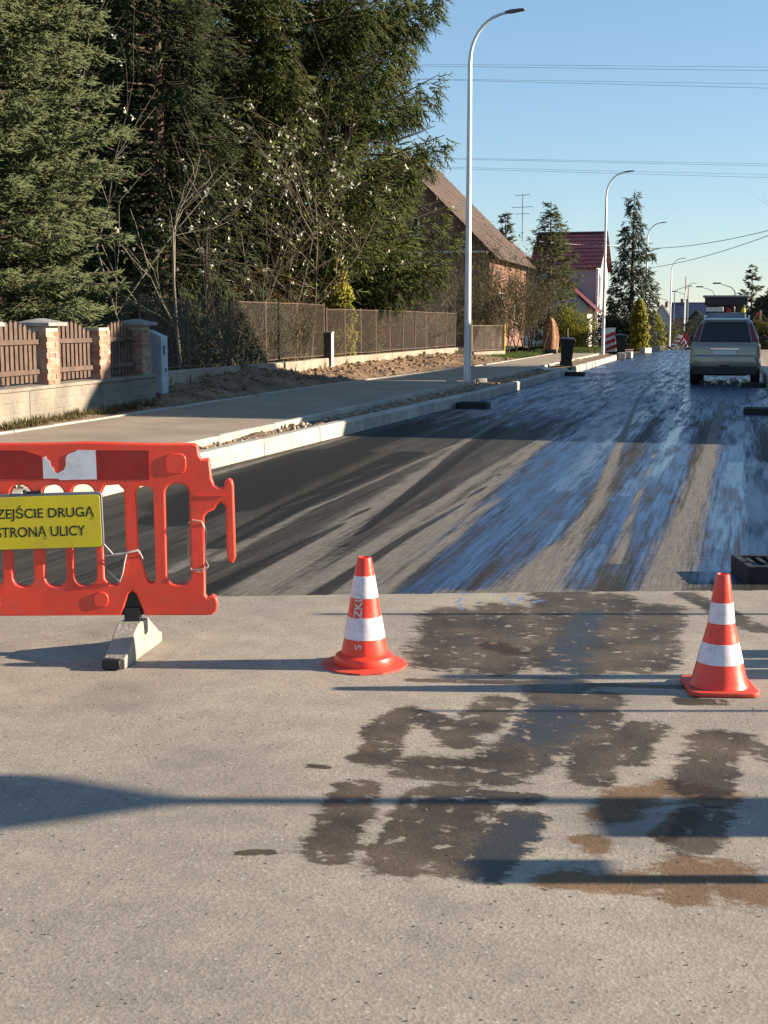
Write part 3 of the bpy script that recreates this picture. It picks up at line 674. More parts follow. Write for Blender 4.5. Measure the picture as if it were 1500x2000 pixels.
b.v = [(p[0], p[1], abs(p[2])) for p in b.v]; b.build('base', M_conedark, c2o, .006)

# ------------------------------------------------------------------ street lamps
M_lamphead = pm('lamp_head_grey', (0.10, 0.10, 0.11), 0.5, 0.1)
def lamp(loc, label):
    t = empty('street_lamp', loc, 0, label, 'street lamp', 'new street lamps along the path')
    pts = [(0, 0, 0), (0, 0, .9), (0, 0, 4), (0, 0, 7.30)]; rad = [.085, .082, .066, .048]
    for k in range(1, 9):
        a = R(78) * k / 8; pts.append((.95 * (1 - math.cos(a)) * .9, 0, 7.30 + .95 * math.sin(a) * 1.08)); rad.append(.044 - .0015 * k)
    pts.append((pts[-1][0] + .14, 0, pts[-1][2] + .03)); rad.append(.03)
    MB().tube(pts, rad, 14).build('pole', M_galv, t, smooth=True)
    x, _, z = pts[-1]
    h = MB(); h.loft([[(x - .02, -.05, z - .02), (x - .02, .05, z - .02), (x - .02, .05, z + .03), (x - .02, -.05, z + .03)], [(x + .12, -.10, z - .01), (x + .12, .10, z - .01), (x + .12, .09, z + .05), (x + .12, -.09, z + .05)], [(x + .42, -.09, z + .03), (x + .42, .09, z + .03), (x + .42, .07, z + .07), (x + .42, -.07, z + .07)]])
    h.build('lamp_head', M_lamphead, t, .01)
    MB().box((0, 0, .015), (.30, .30, .03)).build('base_plate', M_galv, t, .004)
    MB().box((0, -.084, .95), (.09, .012, .38)).build('service_door', M_galv, t, .004)
    return t
NM = ['nearest the camera on the soil strip', 'second along the path beyond the wheelie bin', 'third along the path before the spruce', 'fourth along the path', 'fifth along the path far down the road']
for k, Yk in enumerate((30.9, 63.2, 92.0, 125.5, 158.0)):
    lamp((-6.12 if k else -6.14, Yk, gz(Yk) + (.12 if k < 1 else .03)), 'tall galvanised street lamp with a curved arm, ' + NM[k])
cb = MB(); 
for p in ((-6.45, 30.6), (-5.85, 31.2)):
    o = MB().box((p[0], p[1], .19), (.22, .16, .10), random.random()).build('concrete_chunk', M_kerb, None, .015)
    tag(o, 'small pale concrete chunk ' + ('left' if p[0] < -6 else 'right') + ' of the nearest lamp foot', 'concrete chunk')

# ------------------------------------------------------------------ drain gratings raised over the milled road
def gully(loc, rz, label, ring=False):
    t = empty('drain_grating', loc, rz, label, 'drain')
    m = MB()
    for a, b_, sx, sy in ((-.27, 0, .05, .42), (.27, 0, .05, .42), (0, -.19, .50, .05), (0, .19, .50, .05)): m.box((a, b_, .05), (sx, sy, .12))
    m.build('frame', M_iron, t, .005)
    MB().box((0, 0, .03), (.49, .33, .06)).build('pan', M_iron, t)
    for k in range(7): MB().box((-.21 + k * .07, 0, .085), (.03, .34, .03)).build('bar', M_iron, t)
    if ring:
        MB().tube([(.10, -.05, .175), (.62, .0, .185)], [.062, .062], 12).build('concrete_piece', M_conc, t, smooth=True)
    return t
gully((-4.75, 24.5, -.03), 0, 'black drain grating by the left kerb below the nearest lamp')
gully((-4.72, 40.3, -.03), 0, 'black drain grating by the left kerb in front of the wheelie bin')
gully((.42, 24.1, -.03), 0, 'black drain grating at the right edge between cone and car')
gully((.34, 8.55, -.03), R(14), 'black drain grating with a grey concrete piece behind the right cone', True)
gully((.40, 34.3, -.03), 0, 'black drain grating beside the right rear wheel of the car')

# ------------------------------------------------------------------ picket fence with brick pillars on a low wall
M_wall = pm('old_render_wall', (0.19, 0.17, 0.138), 0.92, 0.28, 1.6, bump=0.5, bscale=18, fine=0.15, fscale=40, grime=.5, gscale=3)
M_brick = pm('brick', (0.27, 0.115, 0.07), 0.9, 0.35, 9, col2=(0.33, 0.25, 0.19), bump=0.35, bscale=60, rnd=0.22)
M_mortar = pm('mortar', (0.40, 0.36, 0.30), 0.95, 0.2, 20)
M_picket = pm('brown_stained_wood', (0.095, 0.058, 0.041), 0.75, 0.25, 7, bump=0.2, bscale=40, rnd=0.12)
M_cap = pm('grey_cap_concrete', (0.26, 0.25, 0.24), 0.9, 0.2, 5, bump=0.3)
wx = lambda y: -9.30 - .06 * (y - 14)
pf = empty('picket_fence', (wx(16), 16, .17), 0, 'brown picket fence with brick pillars on a low pale wall', 'fence')
def rel(x, y, z): return (x - wx(16), y - 16, z - .17)
y0 = 7.0
while y0 < 21.4:                                    # wall sections with joints
    y1 = min(y0 + 2.4, 21.6); m = MB()
    for (a, b_, z0, z1, o) in ((y0 + .006, y1 - .006, .0, .62, 0), ):
        m.loft([[rel(wx(a) + o - .26, a, z0), rel(wx(a) + o, a, z0), rel(wx(a) + o, a, z1), rel(wx(a) + o - .26, a, z1)], [rel(wx(b_) + o - .26, b_, z0), rel(wx(b_) + o, b_, z0), rel(wx(b_) + o, b_, z1), rel(wx(b_) + o - .26, b_, z1)]])
    m.build('wall', M_wall, pf, .008)
    m = MB(); a, b_ = y0, y1
    m.loft([[rel(wx(a) - .30, a, .62), rel(wx(a) + .035, a, .62), rel(wx(a) + .035, a, .67), rel(wx(a) - .30, a, .68)], [rel(wx(b_) - .30, b_, .62), rel(wx(b_) + .035, b_, .62), rel(wx(b_) + .035, b_, .67), rel(wx(b_) - .30, b_, .68)]])
    m.build('wall_coping', M_cap if random.random() < 0 else M_wall, pf, .006)
    # facing stones of the wall
    for r_ in range(3):
        yy = y0 + .03 + (r_ % 2) * .12
        while yy < y1 - .2:
            w_ = random.uniform(.22, .40); e_ = min(yy + w_, y1 - .03)
            z0 = .17 + r_ * .15; zz = z0 + .138 + random.uniform(-.01, .01)
            st = MB(); st.loft([[rel(wx(yy), yy, z0), rel(wx(yy) + .005, yy + random.uniform(.005, .05), z0 + .01), rel(wx(yy) + .005, yy + random.uniform(.005, .05), zz - .012), rel(wx(yy), yy, zz)], [rel(wx(e_), e_, z0), rel(wx(e_) + .005, e_ - random.uniform(.005, .05), z0 + .008), rel(wx(e_) + .005, e_ - random.uniform(.005, .05), zz - .01), rel(wx(e_), e_, zz)]])
            st.build('stone', M_wall, pf); yy = e_ + .008
    y0 = y1
BR = MB().box((0, 0, 0), (.245, .115, .066)).mesh('brick'); BR.materials.append(M_brick)
def pillar(y, cap=True, h=.83):
    x = wx(y) - .16; z = .67
    core = MB().box(rel(x, y, z + h / 2), (.335, .335, h)).build('pillar', M_mortar, pf)
    nb = int(h / .076)
    for c in range(nb):
        zc = z + .038 + c * .076
        for k in range(4):
            a = R(90) * k; off = Vector((.118, -.062 if c % 2 else .062, 0)); off.rotate(Matrix.Rotation(a, 3, 'Z'))
            o = bpy.data.objects.new('brick', BR); COL.objects.link(o); o.parent = core
            p = rel(x, y, zc); o.location = (p[0] + off.x * 1.0, p[1] + off.y * 1.0, p[2])
            o.rotation_euler = (0, 0, a + R(90) + random.uniform(-.02, .02))
    if cap:
        m = MB(); p = Vector(rel(x, y, z + h)); s = .27
        m.loft([[p + Vector((a * s, b_ * s, 0)) for a, b_ in ((-1, -1), (1, -1), (1, 1), (-1, 1))], [p + Vector((a * s, b_ * s, .05)) for a, b_ in ((-1, -1), (1, -1), (1, 1), (-1, 1))], [p + Vector((a * .04, b_ * .04, .11)) for a, b_ in ((-1, -1), (1, -1), (1, 1), (-1, 1))]])
        m.build('pillar_cap', M_cap, pf, .008)
PY = [13.6, 15.45, 17.35, 19.2, 20.95]
for k, y in enumerate(PY): pillar(y, k != 3, .83 if k != 3 else .80)
for a, b_ in zip(PY[:-1], PY[1:]):
    a_, e_ = a + .19, b_ - .19; n_ = int((e_ - a_) / .135)
    for zr in (.86, 1.28):
        MB().loft([[rel(wx(yy) - .126 + dx, yy, zr + dz) for dx, dz in ((-.02, -.035), (.02, -.035), (.02, .035), (-.02, .035))] for yy in (a_, e_)]).build('rail', M_picket, pf, .004)
    for k in range(n_):
        t = (k + .5) / n_; y = a_ + (e_ - a_) * t; hh = .70 + .17 * math.sin(math.pi * t)
        z0 = .70 + random.uniform(0, .015); z1 = z0 + hh; w_ = .040
        m = MB().prism([(-w_, z0), (w_, z0), (w_, z1 - .04), (0, z1), (-w_, z1 - .04)], -.011, .011, Matrix.Translation(rel(wx(y) - .158, y, .17 + .0)) @ Matrix.Translation((0, 0, -.0)) @ Matrix.Rotation(R(90), 4, 'Z'))
        for i_, p in enumerate(m.v): m.v[i_] = (p[0], p[1], p[2] - .17)
        m.build('picket', M_picket, pf)

# ------------------------------------------------------------------ cable cabinet and meter post
M_cab = pm('blue_grey_cabinet_paint', (0.36, 0.42, 0.46), 0.5, 0.10, 4, fine=.06, fscale=20)
p = D(309, 775, 23.6); cab = empty('cable_cabinet', (p.x, p.y, .17), R(-6), 'tall narrow blue grey metal cabinet standing between the two fences', 'cabinet')
MB().prism([(-.15, 0), (.15, 0), (.15, 1.14), (-.15, 1.26)], -.11, .11, Matrix.Rotation(R(0), 4, 'Z')).build('case', M_cab, cab, .008)
MB().box((.152, 0, .62), (.008, .17, .95)).build('door', M_cab, cab, .003)
MB().box((.158, -.03, .90), (.006, .05, .16)).build('vent', M_black, cab); MB().box((.158, .02, .55), (.006, .04, .07)).build('lock', M_black, cab); MB().box((.158, -.05, .07), (.006, .05, .12)).build('rust_patch', M_bark, cab)
p = G(639, 728, .25); mp = empty('meter_post', (p[0], p[1], .2), R(4), 'short dark post with a pale side in front of the wire fence', 'post')
M_brown = pm('dark_brown_paint', (0.05, 0.035, 0.028), .6, .2)
MB().box((0, 0, .54), (.26, .24, 1.08)).build('case', M_brown, mp, .01); MB().box((.142, 0, .53), (.02, .26, 1.10)).build('side_slab', M_conc, mp, .004); MB().box((0, 0, 1.10), (.34, .30, .04)).build('cap', M_cap, mp, .006)  # pale slab paints the sunlit side of the post into the colour

# ------------------------------------------------------------------ wire mesh fence on a concrete footing
M_rust = pm('rusty_steel', (0.15, 0.08, 0.052), .85, .35, 9, col2=(0.10, 0.07, 0.055))
M_mesh = pm('rusty_wire', (0.10, 0.078, 0.058), .8, .3, 9)
M_foot2 = pm('weathered_footing', (0.27, 0.225, 0.17), .92, .2, 1.4, bump=.5, bscale=14, fine=.18, fscale=30)
FXX = -10.42
def mesh_fence(y0, y1, step, label, ztop, x0=FXX, x1=FXX, footing=True):
    xf = lambda y: x0 + (x1 - x0) * (y - y0) / (y1 - y0)
    t = empty('wire_fence', (x0, y0, .2), 0, label, 'fence'); O = Vector((x0, y0, .2))
    if footing:
        y = y0
        while y < y1 - .1:
            e_ = min(y + 3.2, y1); h_ = .62 + random.uniform(-.02, .02)
            MB().loft([[Vector((xf(a) + dx, a, z)) - O for dx, z in ((-.14, .05), (.14, .05), (.13, h_), (-.13, h_))] for a in (y + .01, e_ - .01)]).build('footing', M_foot2, t, .02)
            y = e_
    y = y0
    while y < y1 + .01:
        lean = random.uniform(-.03, .03)
        MB().tube([Vector((xf(y), y, .5)) - O, Vector((xf(y) + lean, y + random.uniform(-.02, .02), ztop + .03)) - O], .026, 6).build('post', M_rust, t, smooth=True); y += step
    for z in (ztop - .02, .70):
        MB().tube([Vector((xf(a), a, z + random.uniform(-.01, .01))) - O for a in np.linspace(y0, y1, 12)], .010, 5).build('rail', M_rust, t)
    hgt = ztop - .70; n_ = int((y1 - y0 + hgt) / .062); P = []; Q = []
    for k in range(n_):
        s = y0 - hgt + k * .062
        a, b_ = s, s + hgt; za, zb = .70, ztop - .02
        if a < y0: za += y0 - a; a = y0
        if b_ > y1: zb -= b_ - y1; b_ = y1
        if b_ - a < .02: continue
        P.append((xf(a), a, za)); Q.append((xf(b_), b_, zb)); P.append((xf(a), y0 + y1 - a, za)); Q.append((xf(b_), y0 + y1 - b_, zb))
    V, F = sticks(np.array(P) - np.array(O), np.array(Q) - np.array(O), .0023, .0023)
    tag(put('wire_mesh', np_mesh('wire_mesh', V, F), M_mesh, t), kind='stuff'); return t
mesh_fence(22.2, 33.4, 2.24, 'wire mesh fence on a footing behind the shaded soil bank', 2.02)
mesh_fence(33.6, 50.0, 1.64, 'rusty wire mesh fence on a pale footing in front of the brick house', 1.92)

# small gate leaf with a yellow post beyond the fence corner
p = Vector((-9.75, 53.2, .2)); gt = empty('garden_gate', p, 0, 'brown wire gate panel between a dark post and a yellow post', 'gate')
M_yel = pm('yellow_paint', (0.50, 0.36, 0.05), .6, .2)
MB().box((-.55, -.9, .72), (.16, .16, 1.5)).build('post', M_brown, gt, .01); MB().box((.28, 2.2, .66), (.11, .11, 1.28)).build('post', M_yel, gt, .008)
MB().box((-.1, .65, -.02), (.2, 3.0, .42), R(-15)).build('footing', M_foot2, gt, .02)
def lerpg(t): return Vector((-.5 + .75 * t, -.8 + 2.95 * t, 0))
for t_ in (.02, .2, .4, .6, .8, .98): MB().tube([lerpg(t_) + Vector((0, 0, .2)), lerpg(t_) + Vector((0, 0, 1.25))], .025, 5).build('upright', M_rust if t_ > .1 else M_yel, gt)
for z in (.25, 1.23): MB().tube([lerpg(0) + Vector((0, 0, z)), lerpg(1) + Vector((0, 0, z))], .02, 5).build('rail', M_rust, gt)
P = []; Q = []
for k in range(70):
    t_ = k / 70; P.append(lerpg(t_) + Vector((0, 0, .25))); Q.append(lerpg(min(1, t_ + .3)) + Vector((0, 0, 1.23 if t_ < .7 else .25 + .98 * (1 - t_) / .3))); P.append(lerpg(1 - t_) + Vector((0, 0, .25))); Q.append(lerpg(max(0, .7 - t_)) + Vector((0, 0, 1.23 if t_ < .7 else .25 + .98 * (1 - t_) / .3)))
V, F = sticks(np.array([tuple(a) for a in P]), np.array([tuple(a) for a in Q]), .005, .005); tag(put('wire_mesh', np_mesh('wire_mesh', V, F), M_mesh, gt), kind='stuff')
p = G(975, 692, .2); st = empty('marker_stake', (p[0], p[1], .17), 0, 'thin marker stake with a white paper tag on the soil by the gate', 'stake')
MB().tube([(0, 0, 0), (.02, 0, 1.6)], .018, 6).build('stake', M_brown, st); MB().box((.02, -.02, 1.42), (.10, .012, .46)).build('paper_tag', M_whitefilm, st)

# ------------------------------------------------------------------ bins
M_bin = pm('bin_plastic', (0.007, 0.0075, 0.008), .45, .15)
def bin_(loc, rz, tilt, label):
    t = empty('wheelie_bin', loc, rz, label, 'bin', 'wheelie bins by the road'); t.rotation_euler = (0, tilt, rz)
    MB().loft([[(a * .20, b_ * .20, .06) for a, b_ in ((-1, -1), (1, -1), (1, 1), (-1, 1))], [(a * .27, b_ * .29, .86) for a, b_ in ((-1, -1), (1, -1), (1, 1), (-1, 1))], [(a * .30, b_ * .31, .88) for a, b_ in ((-1, -1), (1, -1), (1, 1), (-1, 1))], [(a * .30, b_ * .31, .93) for a, b_ in ((-1, -1), (1, -1), (1, 1), (-1, 1))]]).build('tub', M_bin, t, .02)
    MB().loft([[(-.31, -.32, .935), (.31, -.32, .935), (.31, .33, .935), (-.31, .33, .935)], [(-.30, -.31, .965), (.30, -.31, .965), (.30, .32, .985), (-.30, .32, .985)], [(-.2, -.2, .995), (.2, -.2, .995), (.2, .2, 1.02), (-.2, .2, 1.02)]]).build('lid', M_bin, t, .01)
    MB().tube([(-.26, .36, .97), (.26, .36, .97)], .016, 8).build('handle', M_bin, t)
    for s in (-1, 1): MB().tube([(s * .20, .22, .10), (s * .25, .22, .10)], .10, 14).build('wheel', M_black, t)
    return t
b1 = bin_((-5.42, 43.75, .10), R(8), R(3), 'black wheelie bin standing on the dropped kerb')
b2 = bin_((-5.55, 66.5, -.02), R(10), R(-2), 'black wheelie bin further back beside the striped board')
b1.scale = (.82, .82, .96); b2.scale = (.85, .85, 1.0)
MB().tube([(-.03, .1, 1.0), (-.05, .12, 1.32)], .05, 6).build('stick', M_bark, b1)

# ------------------------------------------------------------------ striped guide boards
M_rw_red = pm('board_red', (0.50, 0.02, 0.02), .4, .1); M_rw_white = pm('board_white', (0.68, 0.68, 0.66), .4, .08)
def board(loc, rz, roll, label, w_=.30, h_=1.10):
    t = empty('guide_board', loc, rz, label, 'guide board', 'red and white guide boards'); t.rotation_euler = (0, roll, rz)
    MB().box((0, 0, .06), (.55, .35, .10)).build('foot', M_black, t, .02)
    MB().box((0, 0, .12 + h_ / 2), (w_, .03, h_)).build('panel', M_rw_white, t, .01)
    for k in range(4):
        zc = .12 + h_ * (k + .3) / 3.6; q = .17
        poly = [(-w_ / 2 + .004, zc - .10), (w_ / 2 - .004, zc + .08), (w_ / 2 - .004, zc + .08 + q), (-w_ / 2 + .004, zc - .10 + q)]
        poly = [(a, min(max(b_, .125), .115 + h_)) for a, b_ in poly]
        if poly[2][1] - poly[1][1] < .02: continue
        MB().prism(poly, -.018, -.0155).build('stripe', M_rw_red, t)
    return t
board((*G(1193, 692), .02), TH, R(-3), 'red and white striped guide board beside the second street lamp', .52, 1.15)
board(Vector((-4.7, 98, gz(98))), TH, R(35), 'toppled red and white striped board by the fourth lamp')
board(Vector((-3.6, 100, gz(100))), TH, R(-30), 'leaning red and white striped board left of the car on the far road', .35, 1.0)
t = empty('warning_sign', (-3.9, 104, gz(104)), TH, 'small red warning sign among the far road works', 'sign')
MB().tube([(0, 0, 0), (0, 0, .7)], .03, 6).build('post', M_galv, t); MB().lathe([(.001, -.02), (.30, -.02), (.30, .02), (.001, .02)], n=20).build('disc', M_rw_red, t, rot=(R(90), 0, 0), loc=(0, 0, .9))
# loose kerb stones waiting at the roadside
LK = MB().box((0, 0, 0), (.30, .75, .28)).mesh('loose_kerb_stone')
for k, (px, py) in enumerate([(1222, 697), (1238, 693), (1262, 690), (1276, 686), (1285, 684), (1313, 684), (1330, 684)]):
    Yk = [58.2, 60.4, 72, 78, 84, 101, 108][k]; xk = [-4.85, -4.7, -4.72, -4.7, -4.65, -4.5, -4.3][k]
    o = put('loose_kerb_stone', LK, M_kerb, None, .02, loc=(xk, Yk, gz(Yk) + .13), rot=(0, 0, random.uniform(-.5, .5)))
    tag(o, 'pale loose kerb stone at the road edge, ' + ['nearest of the row', 'second of the row', 'third of the row', 'fourth of the row', 'fifth of the row', 'beside the fourth lamp', 'farthest of the row'][k], 'kerb stone', 'loose kerb stones')
# carved stump
M_terra = pm('orange_brown_wood', (0.25, 0.12, 0.065), .85, .3, 6, bump=.6, bscale=10)
p = D(1074, 665, 60); sp = empty('carved_stump', (p.x, p.y, .1), 0, 'upright orange brown carved wooden trunk by the path', 'stump')
rings = []
for z, r in ((0, .26), (.3, .31), (.8, .33), (1.2, .30), (1.5, .21), (1.65, .11), (1.72, .03)): rings.append([(r * (1 + .16 * math.sin(3 * a) + .10 * math.sin(7 * a + z)) * math.cos(a) + .05 * math.sin(2 * z), r * (1 + .1 * math.sin(4 * a)) * math.sin(a), z) for a in np.linspace(0, 6.283, 19)[:-1]])
MB().loft(rings).build('trunk', M_terra, sp, smooth=True); MB().box((.12, -.42, .14), (.5, .25, .28), .2).build('base', M_black, sp, .04)

# ------------------------------------------------------------------ car
M_car = pm('champagne_car_paint', (0.27, 0.255, 0.215), .30, .05, 3, metal=.55, coat=.5)
M_trim = pm('dark_trim', (0.02, 0.02, 0.02), .6, .1); M_tyre = pm('tyre', (0.015, 0.015, 0.015), .85, .2, 30)
M_tail = pm('tail_light', (0.16, 0.008, 0.010), .15, .1, spec=.7); M_chrome = pm('chrome', (0.75, 0.77, 0.80), .12, .02, metal=1.0)
M_platew = pm('number_plate', (0.66, 0.68, 0.68), .4, .05)
car = empty('parked_car', (-.33, 35.05, -.03), R(-1), 'champagne coloured off-road car seen from behind on the wet road', 'car')
def ring(y, hw, zb, zm, zt, inset=.05):
    return [(-hw + .10, y, zb), (hw - .10, y, zb), (hw - .01, y, zb + .12), (hw, y, zm), (hw - .02, y, zt - .06), (hw - inset - .02, y, zt), (-hw + inset + .02, y, zt), (-hw + .02, y, zt - .06), (-hw, y, zm), (-hw + .01, y, zb + .12)]
body = MB().loft([ring(.10, .80, .46, .72, 1.00), ring(.16, .865, .36, .72, 1.06), ring(.6, .88, .32, .72, 1.08), ring(2.6, .88, .30, .72, 1.06), ring(3.3, .87, .30, .70, 1.02), ring(4.2, .84, .32, .66, .92), ring(4.45, .76, .38, .62, .84)])
body = body.build('body', M_car, car, .035, seg=3)
cabn = MB().loft([[(-.83, .14, 1.02), (.83, .14, 1.02), (.83, 3.25, 1.02), (-.83, 3.25, 1.02)], [(-.795, .20, 1.22), (.795, .20, 1.22), (.795, 3.0, 1.22), (-.795, 3.0, 1.22)], [(-.63, .36, 1.60), (.63, .36, 1.60), (.63, 2.3, 1.62), (-.63, 2.3, 1.62)], [(-.50, .52, 1.69), (.50, .52, 1.69), (.50, 2.1, 1.70), (-.50, 2.1, 1.70)]])
cabn.build('cabin', M_car, car, .04, seg=3)
def quadp(name, pts, off, mat, parent, th=.012, bev=.0):
    n_ = (Vector(pts[1]) - Vector(pts[0])).cross(Vector(pts[3]) - Vector(pts[0])).normalized()
    a = [Vector(p) + n_ * off for p in pts]; b_ = [Vector(p) + n_ * (off - th) for p in pts]
    return MB().loft([b_, a]).build(name, mat, parent, bev)
# rear window and side windows lie just proud of the cabin faces
quadp('rear_window', [(-.64, .150, 1.09), (.64, .150, 1.09), (.535, .338, 1.555), (-.535, .338, 1.555)], .020, M_glass, car, .03, .006)
for s in (-1, 1):
    for ya, yb, yt0, yt1 in ((.50, 1.25, .60, 1.22), (1.33, 2.15, 1.30, 1.95), (2.22, 3.0, 2.03, 2.28)):
        pts = [(s * .792, ya, 1.24), (s * .792, yb, 1.24), (s * .652, yt1, 1.565), (s * .652, yt0, 1.565)]
        if s < 0: pts = [pts[1], pts[0], pts[3], pts[2]]
        quadp('side_window', pts, .012, M_glass, car, .02)
    pts = [(s * .66, .155, 1.10), (s * .80, .165, 1.10), (s * .640, .338, 1.545), (s * .568, .338, 1.545)]
    if s < 0: pts = [pts[1], pts[0], pts[3], pts[2]]
    quadp('tail_light', pts, .022, M_tail, car, .03, .006)
    MB().box((s * .70, .045, .62), (.18, .05, .09)).build('rear_reflector', M_tail, car, .01)
    MB().tube([(s * .55, .45, 1.64), (s * .55, .55, 1.745), (s * .55, 1.9, 1.755), (s * .55, 2.0, 1.66)], .022, 8).build('roof_rail', M_galv, car, smooth=True)
    m = MB().loft([[(s * x, 2.72 + y, z) for x, y, z in ((.86, -.05, 1.06), (1.00, -.04, 1.07), (1.02, -.04, 1.20), (.90, -.05, 1.22))], [(s * x, 2.72 + y, z) for x, y, z in ((.86, .08, 1.08), (.98, .10, 1.09), (1.0, .10, 1.18), (.90, .08, 1.20))]]); m.build('wing_mirror', M_trim, car, .02)
    for yy in (.80, 3.42):
        wh = MB().tube([(s * .64, yy, .345), (s * .66, yy, .345), (s * .86, yy, .345), (s * .875, yy, .345)], [.30, .345, .345, .30], 24).build('wheel', M_tyre, car, smooth=True)
        MB().tube([(s * .85, yy, .345), (s * .882, yy, .345)], .21, 16).build('rim', M_galv, wh)
bmp = MB().loft([ring(-.02, .76, .40, .56, .74), ring(.05, .86, .36, .56, .77), ring(.30, .885, .34, .56, .77)]); bmp.build('bumper', M_car, car, .03, seg=3)
MB().box((0, .03, .375), (1.60, .17, .21)).build('lower_bumper', M_trim, car, .02)
MB().box((0, .6, .30), (1.1, 1.0, .12)).build('underbody', M_trim, car)
MB().box((0, .085, .915), (.72, .04, .055)).build('chrome_handle', M_chrome, car, .012)
MB().box((0, .088, .83), (.56, .016, .105)).build('number_plate', M_platew, car, .004)
MB().box((0, -.015, .50), (.26, .05, .05)).build('tow_cover', M_trim, car)
MB().tube([(.02, .15, 1.09), (-.18, .20, 1.16), (-.42, .21, 1.165)], .010, 6).build('rear_wiper', M_trim, car)
MB().box((0, .30, 1.655), (1.05, .16, .03), m=Matrix.Rotation(R(8), 4, 'X')).build('roof_spoiler', M_car, car, .01)
MB().tube([(-.48, .05, .30), (-.48, .3, .30)], .035, 10).build('exhaust', M_galv, car)

# ------------------------------------------------------------------ road paver ahead of the car
M_mblue = pm('machine_blue_grey', (0.16, 0.24, 0.34), .5, .12); M_mdark = pm('machine_dark', (0.03, 0.032, 0.035), .6, .2)
py_ = 78.0; pv = empty('road_paver', (-.75, py_, gz(py_) - .03), 0, 'road paving machine with a flat canopy beyond the car', 'paver')
MB().box((0, 2.2, .75), (2.1, 4.2, .9)).build('chassis', M_mdark, pv, .05)
MB().loft([[(-1.1, .6, 1.2), (1.1, .6, 1.2), (1.1, 3.8, 1.2), (-1.1, 3.8, 1.2)], [(-1.1, .75, 2.22), (1.1, .75, 2.22), (1.05, 3.6, 2.05), (-1.05, 3.6, 2.05)]]).build('hood', M_mblue, pv, .05)
MB().box((0, .2, .35), (2.6, .7, .35)).build('screed', M_mdark, pv, .03)
MB().box((.0, 2.2, 3.13), (2.6, 3.5, .12)).build('canopy', pm('canopy_grey', (0.30, 0.31, 0.31), .6, .1), pv, .04)
MB().box((0, .55, 2.86), (2.36, .06, .42)).build('canopy_valance', M_mdark, pv, .02); MB().box((0, 1.6, 2.4), (2.0, .08, .9)).build('cab_wall', M_mdark, pv, .03); MB().box((.25, 1.1, 2.4), (.5, .4, .4)).build('seat', M_black, pv, .08)
for x, y in ((-1.05, .7), (1.05, .7), (-1.05, 3.6), (1.05, 3.6)): MB().box((x, y, 2.45), (.08, .08, 1.3)).build('canopy_post', M_mdark if x < 0 else M_galv, pv)
MB().box((-.62, .66, 2.40), (.95, .06, .26)).build('white_board', M_rw_white, pv, .02)
MB().prism([(.0, 2.25), (.34, 2.25), (.17, 2.55)], .64, .67).build('warning_triangle', M_rw_red, pv)
MB().lathe([(.14, 0), (.13, .16), (.05, .24)], c=(.95, .68, 2.24), n=14).build('beacon', pm('amber_beacon', (0.75, 0.50, 0.03), .3, .1), pv, smooth=True)
MB().box((1.9, .5, 1.9), (.12, .05, .9)).build('side_gauge', M_galv, pv); MB().lathe([(.13, -.02), (.13, .02)], n=14).build('red_disc', M_rw_red, pv, rot=(R(90), 0, 0), loc=(1.75, .45, 2.12))
MB().tube([(-1.0, 2.0, .42), (-1.12, 2.0, .42)], .42, 18).build('wheel', M_tyre, pv); MB().tube([(1.0, 2.0, .42), (1.12, 2.0, .42)], .42, 18).build('wheel', M_tyre, pv)

# ------------------------------------------------------------------ houses
def brick_wall_mat(name, c1, c2, mort, sx=1.0):
    m = bpy.data.materials.new(name); m.use_nodes = True; n, l, P, b = road_base(m)
    sp_ = n.new('ShaderNodeSeparateXYZ'); l.new(P, sp_.inputs[0]); cb_ = n.new('ShaderNodeCombineXYZ')
    l.new(N_math(n, l, 'ADD', sp_.outputs[0], sp_.outputs[1]), cb_.inputs[0]); l.new(sp_.outputs[2], cb_.inputs[1])
    br = n.new('ShaderNodeTexBrick'); br.inputs['Scale'].default_value = 1; br.inputs['Brick Width'].default_value = .26; br.inputs['Row Height'].default_value = .077; br.inputs['Mortar Size'].default_value = .010
    br.inputs['Color1'].default_value = (*c1, 1); br.inputs['Color2'].default_value = (*c2, 1); br.inputs['Mortar'].default_value = (*mort, 1); l.new(cb_.outputs[0], br.inputs['Vector'])
    c = N_mix(n, l, 1.0, br.outputs['Color'], N_range(n, l, N_noise(n, l, P, 1.2, 4), .3, .7, .75, 1.2), 'MULTIPLY'); l.new(c, b.inputs['Base Color']); b.inputs['Roughness'].default_value = .9
    l.new(N_bump(n, l, br.outputs['Fac'], -.4, .01), b.inputs['Normal']); return m
M_bw = brick_wall_mat('red_brick_wall', (0.21, 0.085, 0.05), (0.15, 0.06, 0.04), (0.20, 0.16, 0.13))
M_tile = pm('old_roof_tiles', (0.098, 0.060, 0.043), .9, .35, 1.4, col2=(0.058, 0.044, 0.036), bump=.5, bscale=9, rnd=.12, fine=.25, fscale=14)
M_redtile = pm('dark_red_tiles', (0.085, 0.016, 0.017), .5, .2, 3, rnd=.18, fine=.2, fscale=10)
M_whitewall = pm('white_render', (0.58, 0.54, 0.50), .9, .08, 1.5, bump=.1)
M_pinkwall = pm('pinkish_render', (0.40, 0.36, 0.365), .9, .08, 1.5, bump=.1)
M_white = pm('white_paint', (0.70, 0.69, 0.66), .6, .06)
